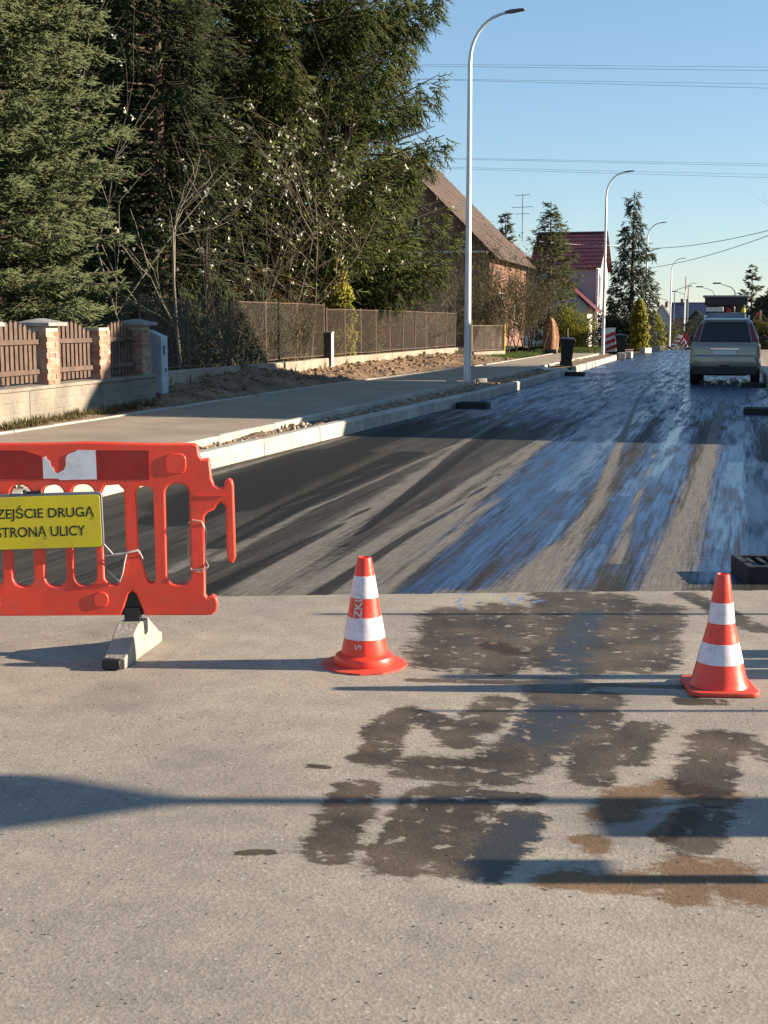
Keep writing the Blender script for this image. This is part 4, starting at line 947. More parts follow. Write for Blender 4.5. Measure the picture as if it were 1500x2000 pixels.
def roof_slope(root, ridge_a, ridge_b, eave_a, eave_b, n, mat, th=.05, lap=.03, per=0):
    """a roof slope in overlapping courses; per>0 also splits each course into tiles"""
    ra, rb, ea, eb = map(Vector, (ridge_a, ridge_b, eave_a, eave_b)); nrm = (rb - ra).cross(ea - ra).normalized()
    if nrm.z < 0: nrm = -nrm
    for k in range(n):
        t0, t1 = k / n, (k + 1) / n + .012
        a0, b0, a1, b1 = ra.lerp(ea, t0), rb.lerp(eb, t0), ra.lerp(ea, t1), rb.lerp(eb, t1)
        m = max(1, per)
        for j in range(m):
            u0, u1 = j / m, (j + 1) / m - (.0012 if per else 0)
            p = [a0.lerp(b0, u0), a0.lerp(b0, u1), a1.lerp(b1, u1) + nrm * lap, a1.lerp(b1, u0) + nrm * lap]
            MB().loft([p, [q + nrm * th for q in p]]).build('roof_tile' if per else 'tile_course', mat, root)
def gable_house(name, label, x0, x1, y0, y1, zb, ze, zr, ridge, wall, rmat, over=.35, courses=18, per=0):
    """ridge='y' or 'x'"""
    t = empty(name, ((x0 + x1) / 2, y0, zb), 0, label, 'house'); O = Vector(((x0 + x1) / 2, y0, zb))
    A = lambda x, y, z: Vector((x, y, z)) - O
    w_ = MB()
    if ridge == 'y':
        xm = (x0 + x1) / 2; poly = [(x0, zb), (x1, zb), (x1, ze), (xm, zr - .12), (x0, ze)]
        w_.loft([[A(p[0], y, p[1]) for p in poly] for y in (y0, y1)])
        so = (zr - ze) / (x1 - xm) * over
        roof = empty('roof', (0, 0, 0)); roof.parent = t
        for s in (-1, 1):
            xe = xm + s * (xm - x0 + over); roof_slope(roof, A(xm, y0 - over, zr), A(xm, y1 + over, zr), A(xe, y0 - over, ze - so), A(xe, y1 + over, ze - so), courses, rmat, per=per if s > 0 else 0)
        MB().tube([A(xm, y0 - over, zr + .04), A(xm, y1 + over, zr + .04)], .12, 8).build('ridge', rmat, roof)
    else:
        ym = (y0 + y1) / 2; poly = [(y0, zb), (y1, zb), (y1, ze), (ym, zr - .12), (y0, ze)]
        w_.loft([[A(x, p[0], p[1]) for p in poly] for x in (x0, x1)])
        so = (zr - ze) / (ym - y0) * over; roof = empty('roof', (0, 0, 0)); roof.parent = t
        for s in (-1, 1):
            ye = ym + s * (ym - y0 + over); roof_slope(roof, A(x0 - over, ym, zr), A(x1 + over, ym, zr), A(x0 - over, ye, ze - so), A(x1 + over, ye, ze - so), courses, rmat, per=per if s < 0 else 0)
        MB().tube([A(x0 - over, ym, zr + .04), A(x1 + over, ym, zr + .04)], .12, 8).build('ridge', rmat, roof)
    w_.build('wall', wall, t)
    def win(x, y, z, w2, h2, face, frame=M_white, bars=True):
        """window on a face: 'x' faces +X, 'y' faces -Y, 'X' faces -X"""
        M = Matrix.Translation(A(x, y, z)) @ {'y': Matrix.Identity(4), 'x': Matrix.Rotation(R(90), 4, 'Z'), 'X': Matrix.Rotation(R(-90), 4, 'Z')}[face]
        f = MB()
        for a, b_, c, d in ((-w2 / 2, 0, .08, h2 + .08), (w2 / 2, 0, .08, h2 + .08), (0, -h2 / 2, w2 - .08, .08), (0, h2 / 2, w2 - .08, .08)): f.box(M @ Vector((a, -.02, b_)), (c, .09, d), m=M.to_3x3().to_4x4())
        if bars: f.box(M @ Vector((0, -.015, 0)), (.06, .06, h2 - .08), m=M.to_3x3().to_4x4())
        wo = f.build('window', frame, t); MB().box(M @ Vector((0, -.005, 0)), (w2 - .06, .03, h2 - .06), m=M.to_3x3().to_4x4()).build('pane', M_glass, wo)
        MB().box(M @ Vector((0, -.06, -h2 / 2 - .07)), (w2 + .2, .16, .05), m=M.to_3x3().to_4x4()).build('sill', M_conc, wo)
    return t, A, win
# old brick house with its gable to the camera
hb, A, win = gable_house('brick_house', 'old dark red brick house with a steep tiled gable beside the big spruce', -22.0, -11.95, 65.5, 77.2, .2, 5.05, 10.0, 'y', M_bw, M_tile, .40, 22, 26)
win(-15.9, 65.5, 6.25, .75, .85, 'y'); 
win(-11.95, 68.5, 2.3, 1.1, 1.5, 'x'); win(-11.95, 73.5, 2.3, 1.1, 1.5, 'x')
MB().box(A(-16.98, 65.46, 5.0), (10.1, .08, .10)).build('string_course', M_conc, hb)
# white house with the red roof and a side porch
hw_, A, win = gable_house('red_roof_house', 'pale two storey house with a dark red tiled roof behind the small spruces', -14.3, -9.85, 96.0, 104.0, -.2, 5.55, 8.0, 'x', M_pinkwall, M_redtile, .35, 9, 24)
for y in (98, 101.5): win(-9.85, y, 4.2, 1.0, 1.3, 'x'); win(-9.85, y, 1.5, 1.0, 1.3, 'x')
win(-12.5, 96.0, 4.1, 1.0, 1.2, 'y')
MB().box(A(-9.80, 95.98, 2.6), (.16, .2, 5.4)).build('corner_pilaster', M_white, hw_); MB().tube([A(-9.62, 95.85, -.1), A(-9.62, 95.85, 5.0)], .05, 8).build('downpipe', M_white, hw_)
pr = MB().loft([[A(x, y, z) for x, z in ((-14.6, -.2), (-10.05, -.2), (-10.05, 2.7), (-12.3, 4.75), (-14.6, 2.7))] for y in (92.4, 95.9)]); pr.build('porch_wall', M_whitewall, hw_)
for s in (-1, 1):
    xe = -12.3 + s * 2.85; MB().loft([[A(x, y, z) for x, z in ((-12.3, 4.80), (xe, 2.30), (xe, 2.42), (-12.3, 4.94))] for y in (91.9, 95.95)]).build('porch_roof', M_redtile, hw_)
MB().tube([A(-9.6, 91.9, 2.3), A(-9.6, 91.9, 2.0), A(-9.95, 92.2, 1.7), A(-9.95, 92.2, -.1)], .05, 8).build('downpipe', M_mdark, hw_)
# grey gable behind, dark shed next to it
hs, A, win = gable_house('grey_gable_house', 'grey gabled house with a chimney behind the two small spruces', -23.5, -15.2, 104.5, 112.0, -.2, 5.2, 8.8, 'y', pm('grey_render', (0.30, 0.29, 0.28), .9, .1), M_tile, .3, 10)
# house hidden behind the big trees
hp, A, win = gable_house('pale_house_behind_trees', 'pale rendered house glimpsed between the trunks behind the big trees', -31.0, -21.0, 40.0, 52.0, .3, 5.6, 9.8, 'y', M_whitewall, M_tile, .4, 12)
for y in (42.5, 46, 49.5): win(-21.0, y, 1.9, 1.1, 1.4, 'x'); win(-21.0, y, 4.4, 1.1, 1.3, 'x')
# houses at the far end of the street
p = D(1291, 640, 450); far1, A, win = gable_house('far_grey_house', 'far grey gabled house above the bushes left of the fourth lamp', p.x - 3.4, p.x + 3.4, p.y, p.y + 12, gz(300), 2.6, 7.4, 'y', pm('far_grey_render', (0.40, 0.39, 0.40), .9, .08), pm('far_dark_roof', (0.05, 0.045, 0.05), .7, .2), .6, 8)
for k in (-1.5, 1.2): MB().box(A(p.x + k, p.y + 7, 7.6), (.9, .9, 2.0)).build('chimney', M_bw, far1)
p = D(1333, 640, 400); far2, A, win = gable_house('far_blue_roof_house', 'far house with a dark blue roof right of the fourth lamp', p.x - 3.2, p.x + 8, p.y, p.y + 10, gz(300), 3.2, 7.4, 'x', pm('far_brown_render', (0.22, 0.13, 0.10), .9, .1), pm('far_blue_roof', (0.05, 0.06, 0.11), .6, .2), .4, 8)
for k in (-.6, .8): MB().box(A(p.x + k, p.y + 5, 7.9), (.8, .8, 1.4)).build('chimney', M_bw, far2)
# neighbours on the sunny side of the street, right of the picture: they shade the road
nb1, A, win = gable_house('shading_house', 'tall rendered house out of view on the right, shading the near road', 9.8, 19.5, 23.4, 35.2, .0, 6.2, 10.4, 'x', M_whitewall, M_redtile, .4, 10)
for y in (26, 29.5, 33): win(9.8, y, 1.9, 1.1, 1.4, 'X'); win(9.8, y, 4.6, 1.1, 1.4, 'X')
nb2, A, win = gable_house('shading_barn', 'long low barn out of view on the right, shading the road by the lamp', 9.5, 17.0, 37.0, 47.0, .0, 4.2, 6.9, 'y', M_bw, M_tile, .3, 10)
for y in (40, 43): win(9.5, y, 1.9, 1.1, 1.2, 'X')

# ------------------------------------------------------------------ trees
L_norway = leaf_mat('norway_spruce_needles', (0.007, 0.014, 0.002), (0.060, 0.076, 0.014), 0.0, .6)
L_dark = leaf_mat('dark_spruce_needles', (0.014, 0.024, 0.009), (0.036, 0.046, 0.015), 0.0, .6)
L_blue = leaf_mat('blue_spruce_needles', (0.018, 0.029, 0.009), (0.108, 0.130, 0.060), 0.0, .6, 1.3)
L_dry = leaf_mat('dry_spruce_twigs', (0.05, 0.034, 0.015), (0.13, 0.085, 0.035), 0.0, .8)
L_far = leaf_mat('far_conifer_needles', (0.020, 0.028, 0.016), (0.045, 0.055, 0.03), 0.0, .7)
L_thuja = leaf_mat('thuja_scales', (0.13, 0.12, 0.018), (0.30, 0.27, 0.04), 0.15)
L_olive = leaf_mat('olive_leaflets', (0.055, 0.050, 0.018), (0.13, 0.115, 0.04), 0.25)
L_yellow = leaf_mat('yellow_green_leaflets', (0.14, 0.15, 0.02), (0.27, 0.25, 0.04), 0.35)
L_white = leaf_mat('white_blossom', (0.55, 0.55, 0.38), (0.80, 0.80, 0.68), 0.3)
L_fresh = leaf_mat('fresh_leaves', (0.14, 0.19, 0.03), (0.30, 0.33, 0.08), 0.35)

def spruce(name, label, loc, H, rf, z0, dz, nb, twl, twr, droop, pend, dens, mat, seed, lift=.0, up=.12, group=None, dry=0.0, cat='tree', bare=.12, zfull=99.0, wide=.34):
    global rng
    rng = np.random.default_rng(seed); rd = random.Random(seed)
    t = empty(name, loc, 0, label, cat, group)
    P = []; Q = []; R0 = []; R1 = []; TP = []; TD = []; TL = []; TT = []
    z = z0
    while z < H - .15:
        Lz = rf(z); k_n = max(4, int(nb * (0.55 + .45 * min(1, Lz / rf(z0 + .3)))))
        a0 = rd.uniform(0, 6.28)
        for k in range(k_n):
            a = a0 + 6.283 * k / k_n + rd.uniform(-.25, .25)
            L = Lz * rd.uniform(.72, 1.10); zz = z + rd.uniform(-.5, .5) * dz
            o = np.array([math.cos(a), math.sin(a), 0]); s = np.array([-o[1], o[0], 0])
            def pt(tt): return o * (L * tt)[:, None] + np.array([0, 0, 1.]) * (zz + L * (up * tt - droop * tt ** 2 + lift * tt ** 4))[:, None]
            tb = np.linspace(0, 1, 5); pb = pt(tb); P.append(pb[:-1]); Q.append(pb[1:])
            r = .012 + .012 * L * (1 - tb); R0.append(r[:-1]); R1.append(r[1:])
            hi = z > zfull                                   # thinner, larger sprays high above the view
            n_ = int(dens * (.22 if hi else 1.0) * L * (0.6 + 0.4 * L / (rf(z0) + .01))) + 6
            tt = rng.uniform(bare, 1.0, n_) ** .8; base = pt(tt)
            wd = (.10 + wide * L * (1 - tt) * np.clip(tt * 3, .3, 1)); side = rng.uniform(-1, 1, n_)
            hang = rng.uniform(0, 1, n_) * pend
            base = base + s * (side * wd)[:, None] + o * (np.abs(side) * wd * .5)[:, None] + np.array([0, 0, -1.]) * (hang * .9 + np.abs(side) * wd * droop * .8)[:, None]
            d = o * rng.uniform(.3, 1.0, (n_, 1)) + s * (side * .9 + rng.normal(0, .25, n_))[:, None] + np.array([0, 0, 1.]) * (rng.normal(up * 1.2, .22, n_) - hang * 2.6)[:, None]
            TP.append(base); TD.append(d); TL.append(rng.uniform(.6, 1.25, n_) * twl * (1.7 if hi else 1.0)); TT.append(np.clip(rng.uniform(0, 1, n_) * .6 + tt * .4, 0, 1))
        z += dz * (1 - .35 * z / H)
    TP = np.concatenate(TP); TD = np.concatenate(TD); TL = np.concatenate(TL); TT = np.concatenate(TT)
    V, F, T_ = sprays(TP, TD, TL, twr, TT)
    put('crown', np_mesh('crown', V, F, T_), mat, t)
    V, F = sticks(np.concatenate(P), np.concatenate(Q), np.concatenate(R0), np.concatenate(R1)); tr = MB().tube([(0, 0, -.3), (0, 0, H * .5), (0, 0, H)], [.012 * H + .05, .008 * H + .02, .01], 9)
    put('trunk', tr.mesh('trunk'), M_bark, t, smooth=True); tag(put('branches', np_mesh('branches', V, F), M_bark, t), kind='stuff')
    return t
def prof(pts):
    xs_, ys_ = zip(*pts); return lambda z: float(np.interp(z, xs_, ys_))
p = LD(-6.95, 21.8); spruce('blue_spruce', 'blue green spruce with stubby bright shoots behind the picket fence', (p.x, p.y, .3), 17.0, prof([(0, 2.5), (1, 2.75), (4, 2.65), (7, 2.5), (17, .1)]),   .75, .26, 14, .25, .016, .16, .06, 30, L_blue, 11, .10, .10, bare=.30, zfull=7.6)
p = LD(-4.45, 42.5); spruce('norway_spruce', 'huge dark spruce with drooping sprays towering over the wire fence', (p.x, p.y, .3), 25.0, prof([(0, 4.6), (2.6, 5.9), (5, 6.6), (9, 6.4), (12, 5.8), (25, .1)]), 2.2, .56, 12, .54, .021, .36, .70, 24, L_norway, 12, .34, .06, bare=.25, zfull=11.6, wide=.27)
p = LD(-8.6, 49); spruce('shade_spruce', 'very dark spruce rising behind the blossoming bush', (p.x, p.y, .3), 22.0, prof([(0, 4.5), (3, 5.2), (8, 5.0), (22, .1)]), 1.2, .5, 12, .56, .028, .30, .5, 6, L_dark, 13, .22, .06, zfull=13.5)
p = LD(-11.6, 40); spruce('back_spruce', 'dark spruce half hidden behind the blue green spruce', (p.x, p.y, .3), 19.0, prof([(0, 4.0), (3, 4.4), (8, 4.2), (19, .1)]), .8, .5, 12, .55, .028, .28, .4, 5, L_dark, 14, .22, .06, zfull=11)
p = D(985, 600, 84); spruce('young_spruce', 'thin young spruce left of the television aerial', (p.x, p.y, .1), 8.3, prof([(0, 1.9), (8.3, .05)]), .6, .38, 8, .34, .025, .02, .05, 8, L_far, 15, .1, .25, group='spruces behind the brick house')
p = D(1073, 600, 80); spruce('young_spruce', 'open young spruce in front of the red roofed house', (p.x, p.y, .1), 8.6, prof([(0, 2.3), (5, 1.5), (8.6, .05)]), .6, .46, 8, .40, .026, .06, .14, 9, L_norway, 16, .2, .22, group='spruces behind the brick house')
p = D(1232, 650, 88); spruce('dark_spruce', 'dark shaggy spruce with hanging boughs behind the third lamp', (p.x, p.y, -.1), 10.2, prof([(0, 1.9), (3, 1.9), (6, 1.3), (10.2, .05)]), .7, .74, 7, .46, .032, .34, .50, 20, L_far, 17, .35, .05)
p = D(1466, 640, 150); spruce('far_spruce', 'far open spruce with upswept boughs above the paving machine', (p.x, p.y, gz(145)), 9.6, prof([(0, 2.9), (9.6, .05)]), .8, .85, 7, .6, .05, .02, .12, 12, L_far, 18, .25, .12)
for k, (lat_px, dep, h_) in enumerate(((1490, 120, 5.0), (1515, 105, 5.2), (1375, 175, 6.0))):
    p = D(lat_px, 640, dep); spruce('roadside_conifer', ['dark conifer at the right edge behind the car', 'dark conifer out at the right edge of the picture', 'dark conifer on the left of the paving machine roof'][k], (p.x, p.y, gz(p.y)), h_, prof([(0, 1.9), (3, 1.7), (h_, .1)]), .2, .35, 10, .5, .045, .15, .2, 6, L_far, 19 + k, .1, .1, group='conifers on the far right side')

def twiggy(name, label, loc, H, W, n_stems, seed, leafmat, n_leaf, leaf, wood=None, cat='bush', levels=3, group=None, spread=.55, blossom=None, r0=.02, droop=0.0):
    global rng
    rng = np.random.default_rng(seed); rd = random.Random(seed); t = empty(name, loc, 0, label, cat, group)
    P = []; Q = []; R0 = []; R1 = []; tips = []
    def grow(p, d, L, r, lv):
        for _ in range(3):
            q = p + d * L / 3; P.append(tuple(p)); Q.append(tuple(q)); R0.append(r); R1.append(r * .82); p = q; r *= .82
            d = (d + Vector((rd.gauss(0, .13), rd.gauss(0, .13), rd.gauss(.03 - droop, .10)))).normalized()
            if lv > 0:
                for _k in range(rd.choice((1, 2, 2))):
                    e_ = (d + Vector((rd.gauss(0, .6), rd.gauss(0, .6), rd.gauss(.05, .35)))).normalized(); grow(p.copy(), e_, L * rd.uniform(.45, .72), r * .62, lv - 1)
            if lv <= 1: tips.append((p.x, p.y, p.z))
    for k in range(n_stems):
        a = rd.uniform(0, 6.28); rr_ = rd.uniform(0, W * .35)
        grow(Vector((rr_ * math.cos(a), rr_ * math.sin(a), 0)), Vector((math.cos(a) * spread * rd.random(), math.sin(a) * spread * rd.random(), 1)).normalized(), H * rd.uniform(.55, .85), r0 * rd.uniform(.7, 1.2), levels)
    V, F = sticks(np.array(P), np.array(Q), np.array(R0), np.array(R1)); tag(put('branches', np_mesh('branches', V, F), wood or M_twig, t), kind='stuff')
    tips = np.array(tips)
    if n_leaf and leafmat:
        C = tips[rng.integers(0, len(tips), n_leaf)] + rng.normal(0, .10 * max(.5, W / 2), (n_leaf, 3)); V, F = cards(C, rng.uniform(.6, 1.3, n_leaf) * leaf); put('leaves', np_mesh('leaves', V, F, np.repeat(rng.uniform(0, 1, n_leaf), 4)), leafmat, t)
    if blossom:
        m_, n_b, s_ = blossom; C = tips[rng.integers(0, len(tips), n_b)] + rng.normal(0, .10, (n_b, 3)); C = np.repeat(C, 4, 0) + rng.normal(0, s_ * .3, (n_b * 4, 3)); V, F = cards(C, rng.uniform(.7, 1.3, len(C)) * s_, .8); put('blossom', np_mesh('blossom', V, F, np.repeat(rng.uniform(0, 1, len(C)), 4)), m_, t)
    return t
def leafy_mass(name, label, loc, rx, ry, h, seed, mat, n, leaf, cat='bush', group=None, shape='egg', core=None):
    global rng
    rng = np.random.default_rng(seed); t = empty(name, loc, 0, label, cat, group)
    cl = rng.normal(size=(60, 3)); cl /= np.linalg.norm(cl, axis=1, keepdims=True); cl[:, 2] = np.abs(cl[:, 2]) * 1.0
    cl = cl * rng.uniform(.55, 1.0, (60, 1))
    C = cl[rng.integers(0, 60, n)] + rng.normal(0, .13, (n, 3)); z = C[:, 2]
    if shape == 'column':
        zc = rng.uniform(.02, 1, n); rad = np.sqrt(rng.uniform(.25, 1, n)) * np.sin(np.clip((1 - zc) * 2.2, 0, 1.57)) ** .7 * (1 + .15 * np.sin(zc * 31)); a = rng.uniform(0, 6.28, n); C = np.stack([rad * np.cos(a), rad * np.sin(a), zc], 1)
    C = C * np.array([rx, ry, h]); C[:, 2] = np.abs(C[:, 2])
    if shape == 'column':
        d = C * np.array([1.2, 1.2, 0]) + np.array([0, 0, .5]) + rng.normal(0, .2, (n, 3)); Ln = rng.uniform(.6, 1.3, n) * leaf; V, F = spindles(C, d, Ln, Ln * .2); tn = np.repeat(rng.uniform(0, 1, n), 5)
    else:
        V, F = cards(C, rng.uniform(.6, 1.3, n) * leaf); tn = np.repeat(rng.uniform(0, 1, n), 4)
    put('foliage', np_mesh('foliage', V, F, tn), mat, t)
    MB().tube([(0, 0, -.1), (0, 0, h * .8)], [.05, .015], 6).build('stem', M_twig, t)
    return t
p = D(465, 690, 39); spruce('dying_spruce', 'half dead spruce with brown hanging twigs below the big spruce', (p.x, p.y, .3), 9.5, prof([(0, 1.8), (3, 2.4), (9.5, .1)]), 1.4, .45, 9, .42, .014, .38, .7, 20, L_dry, 27, .1, .05)
p = D(320, 690, 36); spruce('shade_spruce', 'narrow dark spruce behind the bare stems by the cabinet', (p.x, p.y, .3), 15.0, prof([(0, 2.2), (3, 2.7), (8, 2.3), (15, .1)]), 1.0, .45, 11, .44, .02, .30, .5, 10, L_dark, 28, .2, .05, zfull=11)
# blossoming small tree and bare stems between the spruces
p = D(545, 690, 36); twiggy('blossom_tree', 'small tree with white blossom and fresh leaves in front of the big spruce', (p.x, p.y, .3), 6.6, 3.0, 2, 31, L_fresh, 700, .10, M_twig, 'tree', 3, None, .55, (L_white, 110, .085), .06)
p = D(480, 690, 33); twiggy('blossom_tree', 'thin bush dotted with white blossom near the middle of the trees', (p.x, p.y, .3), 5.6, 2.2, 2, 32, L_fresh, 260, .09, M_twig, 'tree', 3, None, .5, (L_white, 70, .09), .04)
p = D(375, 690, 30); twiggy('bare_tree', 'pale bare sapling with a straight stem behind the fence', (p.x, p.y, .3), 4.4, 1.0, 1, 33, L_olive, 150, .08, M_palebark, 'tree', 2, None, .12, None, .05)
p = D(300, 690, 30); twiggy('bare_tree', 'leaning bare tree with fine grey twigs beside the blue green spruce', (p.x, p.y, .3), 5.6, 1.4, 1, 34, L_olive, 200, .09, M_palebark, 'tree', 2, None, .45, (L_white, 25, .08), .05)
for k, (px, dep, H_, W_, lf) in enumerate(((255, 24.5, 1.5, 1.1, 900), (340, 27, 1.8, 1.4, 700), (415, 29, 1.7, 1.4, 800), (490, 31, 2.0, 1.5, 800), (560, 33, 1.7, 1.5, 700), (790, 47, 1.6, 1.6, 500))):
    p = D(px, 690, dep); q = ['beside the cable cabinet', 'right of the cable cabinet', 'in the dark middle of the wire fence', 'left of the thuja', 'just left of the meter post', 'in front of the brick gable'][k]
    twiggy('garden_shrub', 'twiggy olive shrub behind the wire fence, ' + q, (min(p.x, -10.9), p.y, .3), H_, W_, 9, 40 + k, L_olive, lf, .07, M_twig, 'bush', 2, 'twiggy shrubs behind the wire fence')
for k, (px, dep, h_, r_) in enumerate(((355, 31, 1.9, .75), (430, 32.5, 2.1, .9), (505, 34.5, 2.0, .8))):
    p = D(px, 690, dep); leafy_mass('dark_hedge', 'dark green hedge plant behind the wire fence, ' + ['left one', 'middle one', 'right one'][k], (p.x, p.y, .3), r_, r_, h_, 50 + k, L_dark, 3500, .16, 'hedge', 'dark hedge behind the wire fence', 'column')
p = D(655, 690, 38.3); leafy_mass('golden_thuja', 'golden green thuja column against the wire fence', (p.x - .0, p.y, .3), .52, .52, 3.0, 55, L_thuja, 5200, .17, 'tree', None, 'column')
p = D(722, 690, 43); leafy_mass('green_thuja', 'slim dark green thuja right of the golden one', (p.x, p.y, .3), .40, .40, 2.6, 56, L_olive, 2600, .16, 'tree', None, 'column')
p = D(835, 690, 55); twiggy('gable_shrub', 'round pale twiggy shrub in front of the brick gable', (p.x, p.y, .3), 2.9, 2.0, 9, 57, L_olive, 1500, .10, M_palebark, 'bush', 3, None, .5)
# tall twiggy bush in front of the lit house corner and friends
for k, (px, dep, H_, W_, lf) in enumerate(((975, 58, 3.3, 2.4, 5200), (1030, 60, 3.2, 2.2, 5200), (930, 57, 2.2, 1.6, 2200))):
    p = D(px, 690, dep); twiggy('tall_bush', 'tall brown olive bush at the brick house, ' + ['middle and tallest', 'right one by the carved trunk', 'left one behind the gate'][k], (p.x, p.y, .2), H_, W_, 14, 60 + k, L_olive, lf, .11, M_twig, 'bush', 3, 'tall bushes beside the brick house', .5, None, .03)
p = D(1118, 660, 78); leafy_mass('yellow_hedge', 'yellow green bush in front of the white porch', (p.x, p.y, .0), 1.5, 1.5, 2.2, 70, L_yellow, 7000, .14)
p = D(1100, 660, 80); leafy_mass('green_hedge', 'soft green bush left of the yellow one', (p.x, p.y, .0), 1.3, 1.3, 2.3, 71, L_olive, 5000, .15)
for k, (px, dep, r_, h_, mt) in enumerate(((1248, 82, .5, 3.0, L_thuja), (1218, 84, .9, 2.2, L_far), (1276, 100, .8, 2.7, L_yellow), (1300, 130, 2.0, 3.2, L_olive), (1262, 110, 1.4, 3.2, L_olive), (1340, 150, 2.4, 3.6, L_far), (1360, 140, 1.6, 4.4, L_far), (1485, 75, 1.1, 2.0, L_olive), (1190, 90, 1.2, 2.6, L_far))):
    p = D(px, 660, dep); q = ['slim green column behind the second bin', 'dark bush under the shaggy spruce', 'golden bush behind the third lamp', 'brown bush beneath the far grey house', 'olive bush left of the far grey house', 'dark bush beneath the far blue roof', 'dark tall bush left of the paving machine', 'grey bush right of the car', 'dark bush right of the white porch'][k]
    leafy_mass('street_bush', q, (p.x, p.y, gz(p.y)), r_, r_, h_, 80 + k, mt, 3000, .2, 'bush', None, 'column' if k in (0, 2, 6) else 'egg')
# bare tree leaning in from the right
p = D(1700, 650, 66); twiggy('bare_street_tree', 'bare tree reaching in from the right edge of the picture', (p.x, p.y, .05), 9.4, 3.0, 4, 91, None, 0, 0, M_bark, 'tree', 4, None, .22, None, .16)
# distant woods
def woods():
    n = 26000; a = rng.uniform(-1, 1, n); x = a * 520; y = 640 + rng.uniform(-20, 60, n); hmax = 12 + 3 * np.sin(x * .05) + 2 * np.sin(x * .17 + 1)
    z = -6 + rng.uniform(0, 1, n) ** .8 * hmax; V, F = cards(np.stack([x, y, z], 1), rng.uniform(1.2, 2.6, n)); return np_mesh('distant_woods', V, F, np.repeat(rng.uniform(0, 1, n), 4))
tag(put('distant_woods', woods(), leaf_mat('distant_wood_leaves', (0.07, 0.075, 0.065), (0.11, 0.105, 0.09), .1)), 'distant grey brown woods closing the view down the street', 'woods', kind='stuff')

# grass and weeds
def blades(name, label, spots, n, h, mat, cat):
    P = []
    for (x, y, z, s) in spots:
        k = n; P.append(np.stack([x + rng.normal(0, s, k), y + rng.normal(0, s, k), np.full(k, z)], 1))
    P = np.concatenate(P); m = len(P); d = np.stack([rng.normal(0, .45, m), rng.normal(0, .45, m), np.ones(m)], 1); Ln = rng.uniform(.4, 1.2, m) * h
    V, F = spindles(P, d, Ln, Ln * .06, .3); return tag(put(name, np_mesh(name, V, F, np.repeat(rng.uniform(0, 1, m), 5)), mat), label, cat, kind='stuff')
sp_ = [(wx(y) + random.uniform(.08, .35), y, .17, .10) for y in np.linspace(15.2, 20.5, 16)]
blades('wall_weeds', 'low olive weeds along the foot of the pale wall', sp_, 60, .14, L_olive, 'weeds')
blades('verge_grass', 'bright grass by the gate beyond the fence corner', [(random.uniform(-11.5, -8.6), random.uniform(50.5, 58), .16, .3) for _ in range(60)], 120, .16, M_grass, 'grass')
blades('roadside_grass', 'grass strip below the yellow hedge', [(random.uniform(-9.8, -7.2), random.uniform(61.5, 80), .03, .4) for _ in range(70)], 110, .2, M_grass, 'grass')
blades('fence_weeds', 'weeds growing behind the wire fence', [(random.uniform(-12, -10.6), random.uniform(22, 50), .33, .25) for _ in range(70)], 90, .30, L_olive, 'weeds')
p = G(203, 788, .2); wd = empty('leafy_weed', (p[0] - .1, p[1], .17), 0, 'bright leafy weed at the foot of the pale wall', 'weed')
rng = np.random.default_rng(5); C = rng.normal(0, .06, (40, 3)); C[:, 2] = np.abs(C[:, 2]) ; V, F = spindles(C * .3, np.stack([rng.normal(0, .7, 40), rng.normal(0, .7, 40), np.ones(40)], 1), rng.uniform(.15, .35, 40), np.full(40, .022)); put('leaves', np_mesh('leaves', V, F, np.repeat(rng.uniform(0, 1, 40), 5)), L_fresh, wd)

# ------------------------------------------------------------------ wires, aerial, far poles
M_line = pm('overhead_wire', (0.26, 0.27, 0.28), .5, .1)
M_pole = pm('concrete_pole', (0.42, 0.41, 0.39), .85, .1)
def span(a, b_, sag, n=24): return [Vector(a).lerp(Vector(b_), k / n) - Vector((0, 0, sag * 4 * (k / n) * (1 - k / n))) for k in range(n + 1)]
def power_line(label, ya, pairs, r, dep):
    """wires crossing the street between two poles out of sight"""
    t = empty('power_line', (0, ya, 0), 0, label, 'power line')
    for (pa, pb) in pairs:
        A_ = D(pa[0], pa[1], dep); B_ = D(pb[0], pb[1], dep); d = B_ - A_; a = A_ - d * 1.25; b_ = B_ + d * .8
        a.y -= ya; b_.y -= ya; MB().tube(span(a, b_, .0, 20), r, 5, False).build('wire', M_line, t)
    for e_ in (a, b_): MB().tube([(e_.x, e_.y, -.5), (e_.x, e_.y, e_.z + 1.5)], [.17, .10], 10).build('pole', M_pole, t)
power_line('upper pair of thin wires crossing the sky above the lamp', 72, [((900, 126), (1500, 131)), ((900, 130), (1500, 138))], .009, 72)
power_line('second pair of thin wires crossing the sky', 74, [((900, 155), (1500, 164)), ((900, 157), (1500, 172))], .009, 74)
power_line('third pair of thin wires crossing lower in the sky', 95, [((900, 309), (1500, 320)), ((900, 311), (1500, 324))], .010, 95)
power_line('fourth pair of thin wires crossing just above the roofs', 97, [((900, 327), (1500, 341)), ((900, 330), (1500, 347))], .010, 97)
t = empty('service_line', (0, 88, 0), 0, 'two dark service wires sloping from the right into the spruce', 'power line')
for a, b_ in (((1262, 473), (1540, 440)), ((1262, 512), (1540, 445))):
    A_ = D(*a, 90); B_ = D(*b_, 62); A_.y -= 88; B_.y -= 88; A_ = A_ - (B_ - A_) * .4; MB().tube(span(A_, B_, .5), .018, 5, False).build('wire', M_line, t)
MB().tube([(B_.x, B_.y, 0), (B_.x, B_.y, B_.z + .5)], [.15, .1], 10).build('pole', M_pole, t)
t = empty('service_line', (-14, 92, 0), 0, 'thin service wire running from the red roof to the third lamp', 'power line')
A_ = D(1040, 470, 84); B_ = D(1262, 478, 92); MB().tube([q - Vector((-14, 92, 0)) for q in span(A_, B_, .15)], .012, 5, False).build('wire', M_line, t)
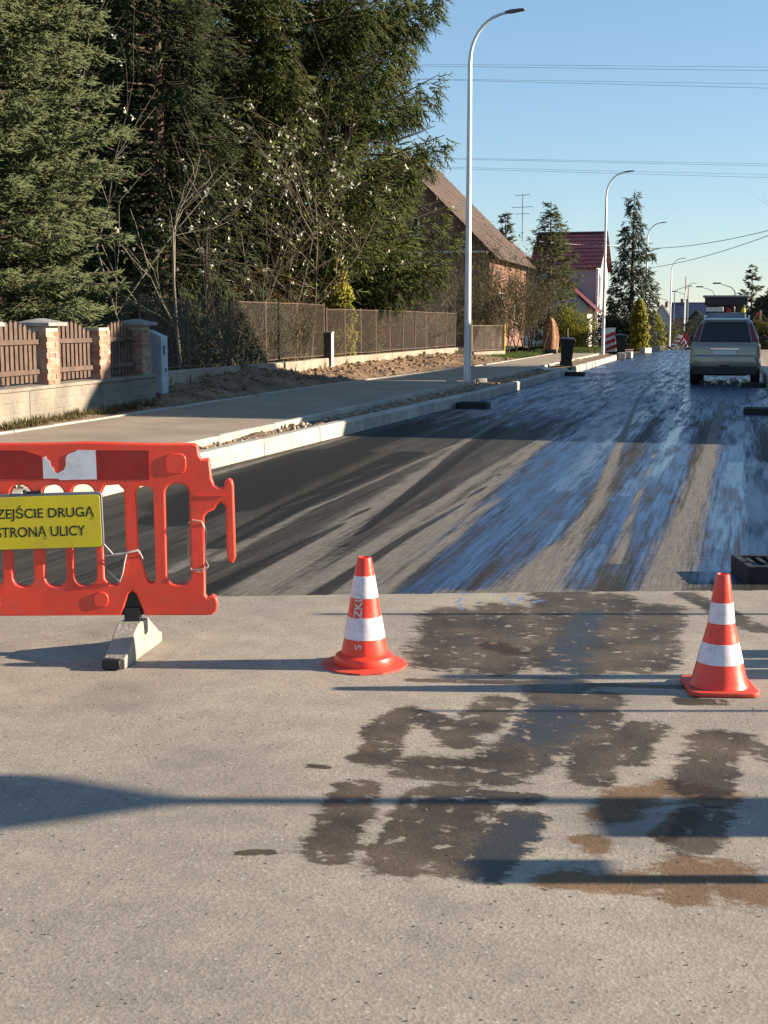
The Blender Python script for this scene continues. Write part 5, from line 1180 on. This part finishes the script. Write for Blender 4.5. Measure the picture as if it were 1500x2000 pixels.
p = D(1020, 452, 104); ae = empty('television_aerial', (p.x, p.y, p.z - .4), 0, 'spindly television aerial mast above the grey gable', 'aerial')
MB().tube([(0, 0, -.3), (0, 0, 3.2)], .03, 6).build('mast', M_mdark, ae)
for z, w_, n_ in ((3.1, .55, 4), (2.2, .8, 5), (1.7, .5, 3)):
    MB().tube([(-w_, 0, z), (w_, 0, z + .05)], .018, 5).build('boom', M_mdark, ae)
    for k in range(n_): MB().tube([(-w_ + 2 * w_ * k / (n_ - 1), -.4, z), (-w_ + 2 * w_ * k / (n_ - 1), .4, z)], .012, 4).build('element', M_mdark, ae)
# slender far poles and old lamps
for k, (px, top, dep) in enumerate(((1340, 540, 165), (1345, 558, 180))):
    p = D(px, top, dep); o = MB().tube([(0, 0, 0), (0, 0, p.z - gz(p.y))], [.13, .08], 8).build('far_pole', M_pole, None, smooth=True, loc=(p.x, p.y, gz(p.y))); tag(o, 'plain pale far pole, ' + ['left and taller of the pair', 'right and shorter of the pair'][k], 'pole', 'plain poles far down the street')
for k, (px, top, dep, s) in enumerate(((1310, 590, 190, -1), (1344, 578, 200, -1), (1396, 570, 180, -1), (1436, 565, 150, -1), (1318, 568, 200, 1))):
    p = D(px, top, dep); t = empty('old_street_lamp', (p.x, p.y, gz(p.y)), 0, 'old street lamp far away, ' + ['above the grey house roof', 'above the blue roof', 'left of the paving machine canopy', 'over the paving machine canopy', 'right of the fourth lamp'][k], 'street lamp', 'old lamps far down the street')
    h_ = p.z - gz(p.y); MB().tube([(0, 0, 0), (0, 0, h_ - .3), (s * .4, 0, h_ + .2), (s * 1.6, 0, h_ + .6)], [.12, .08, .05, .04], 7).build('pole', M_pole, t, smooth=True); MB().box((s * 2.0, 0, h_ + .68), (.9, .3, .16)).build('lamp_head', M_lamphead, t, .03)

# ------------------------------------------------------------------ unseen things added right of the picture to cast foreground shadows
M_sb = pm('sign_grey_back', (0.35, 0.36, 0.37), .5, .1, metal=.4)
p = LD(5.75, 4.18); t = empty('pointed_sign', p, SUN_AZ, 'pointed sign board on a steel post out of view on the right', 'sign')
MB().tube([(0, 0, 0), (0, 0, 3.0)], .035, 10).build('post', M_galv, t, smooth=True)
MB().prism([(0, -.0), (.26, .18), (.26, .8), (-.26, .8), (-.26, .18)], -.015, .015, Matrix.Translation((.05, 0, 1.95)) @ Matrix.Rotation(R(90), 4, 'Z')).build('plate', M_sb, t, .02)  # invented board, outline shaped for the wedge of shade on the asphalt
p = LD(3.6, 4.02); t = empty('power_cabinet', p, SUN_AZ, 'grey cable cabinet out of view on the right', 'cabinet')  # invented box, added for the broad shadow band
MB().box((0, 0, .43), (.28, .30, .86)).build('case', M_cab, t, .01); MB().box((-.145, 0, .45), (.01, .24, .7)).build('door', M_cab, t, .003)
for k, (lat, dep, h_, hd) in enumerate(((3.2, 3.56, .90, True), (3.6, 5.72, 1.02, False), (3.8, 5.20, 1.12, False), (3.9, 7.0, 1.3, False))):
    t = empty('site_stake', LD(lat, dep), SUN_AZ, ['short stake with a small tag out of view at the lower right', 'thick stake out of view beside the right cone', 'thin stake out of view in front of the right cone', 'tall stake out of view behind the right cone'][k], 'stake', 'stakes out of view on the right')  # added only for the thin shadow lines across the asphalt
    MB().tube([(0, 0, 0), (0, 0, h_)], (.03, .04, .014, .02)[k], 8).build('stake', M_picket, t)
    if hd: MB().box((0, .06, h_ - .06), (.02, .16, .12)).build('tag', M_whitefilm, t)
t = empty('kerb_pallet', LD(3.1, 5.95), SUN_AZ, 'stack of kerb stones out of view right of the cone', 'stack')  # invented stack, added for the patch of shade by the cone
for k in range(3): MB().box((0, -.18 + .18 * k, .17), (.95, .16, .33)).build('kerb_stone', M_kerb, t, .01)


# ------------------------------------------------------------------ grit lying on the asphalt
def grit():
    n = 1500; lat = rng.uniform(-1.35, 1.35, n); dep = 2.6 + 4.9 * rng.uniform(0, 1, n) ** 1.3; lat = lat * dep * .32
    X_ = HV[0] * dep + RV[0] * lat; Y_ = HV[1] * dep + RV[1] * lat; sz = rng.uniform(.0010, .0026, n) * rng.choice([.7, 1, 1, 1.6], n)
    V = np.empty((n, 6, 3)); c = np.stack([X_, Y_, sz * .5], 1)
    for k, d in enumerate(((1, 0, 0), (-1, 0, 0), (0, 1, 0), (0, -1, 0), (0, 0, .8), (0, 0, -.6))): V[:, k] = c + np.array(d) * sz[:, None] * rng.uniform(.7, 1.3, (n, 1))
    b_ = (np.arange(n) * 6)[:, None]; F = np.concatenate([b_ + np.array(t) for t in ((0, 2, 4), (2, 1, 4), (1, 3, 4), (3, 0, 4), (2, 0, 5), (1, 2, 5), (3, 1, 5), (0, 3, 5))])
    return np_mesh('grit', V.reshape(-1, 3), F)
tag(put('grit', grit(), pm('grit_stone', (0.26, 0.22, 0.18), .9, .5, 300, col2=(0.10, 0.085, 0.07))), 'fine loose grit scattered over the dusty asphalt in front', 'grit', kind='stuff')
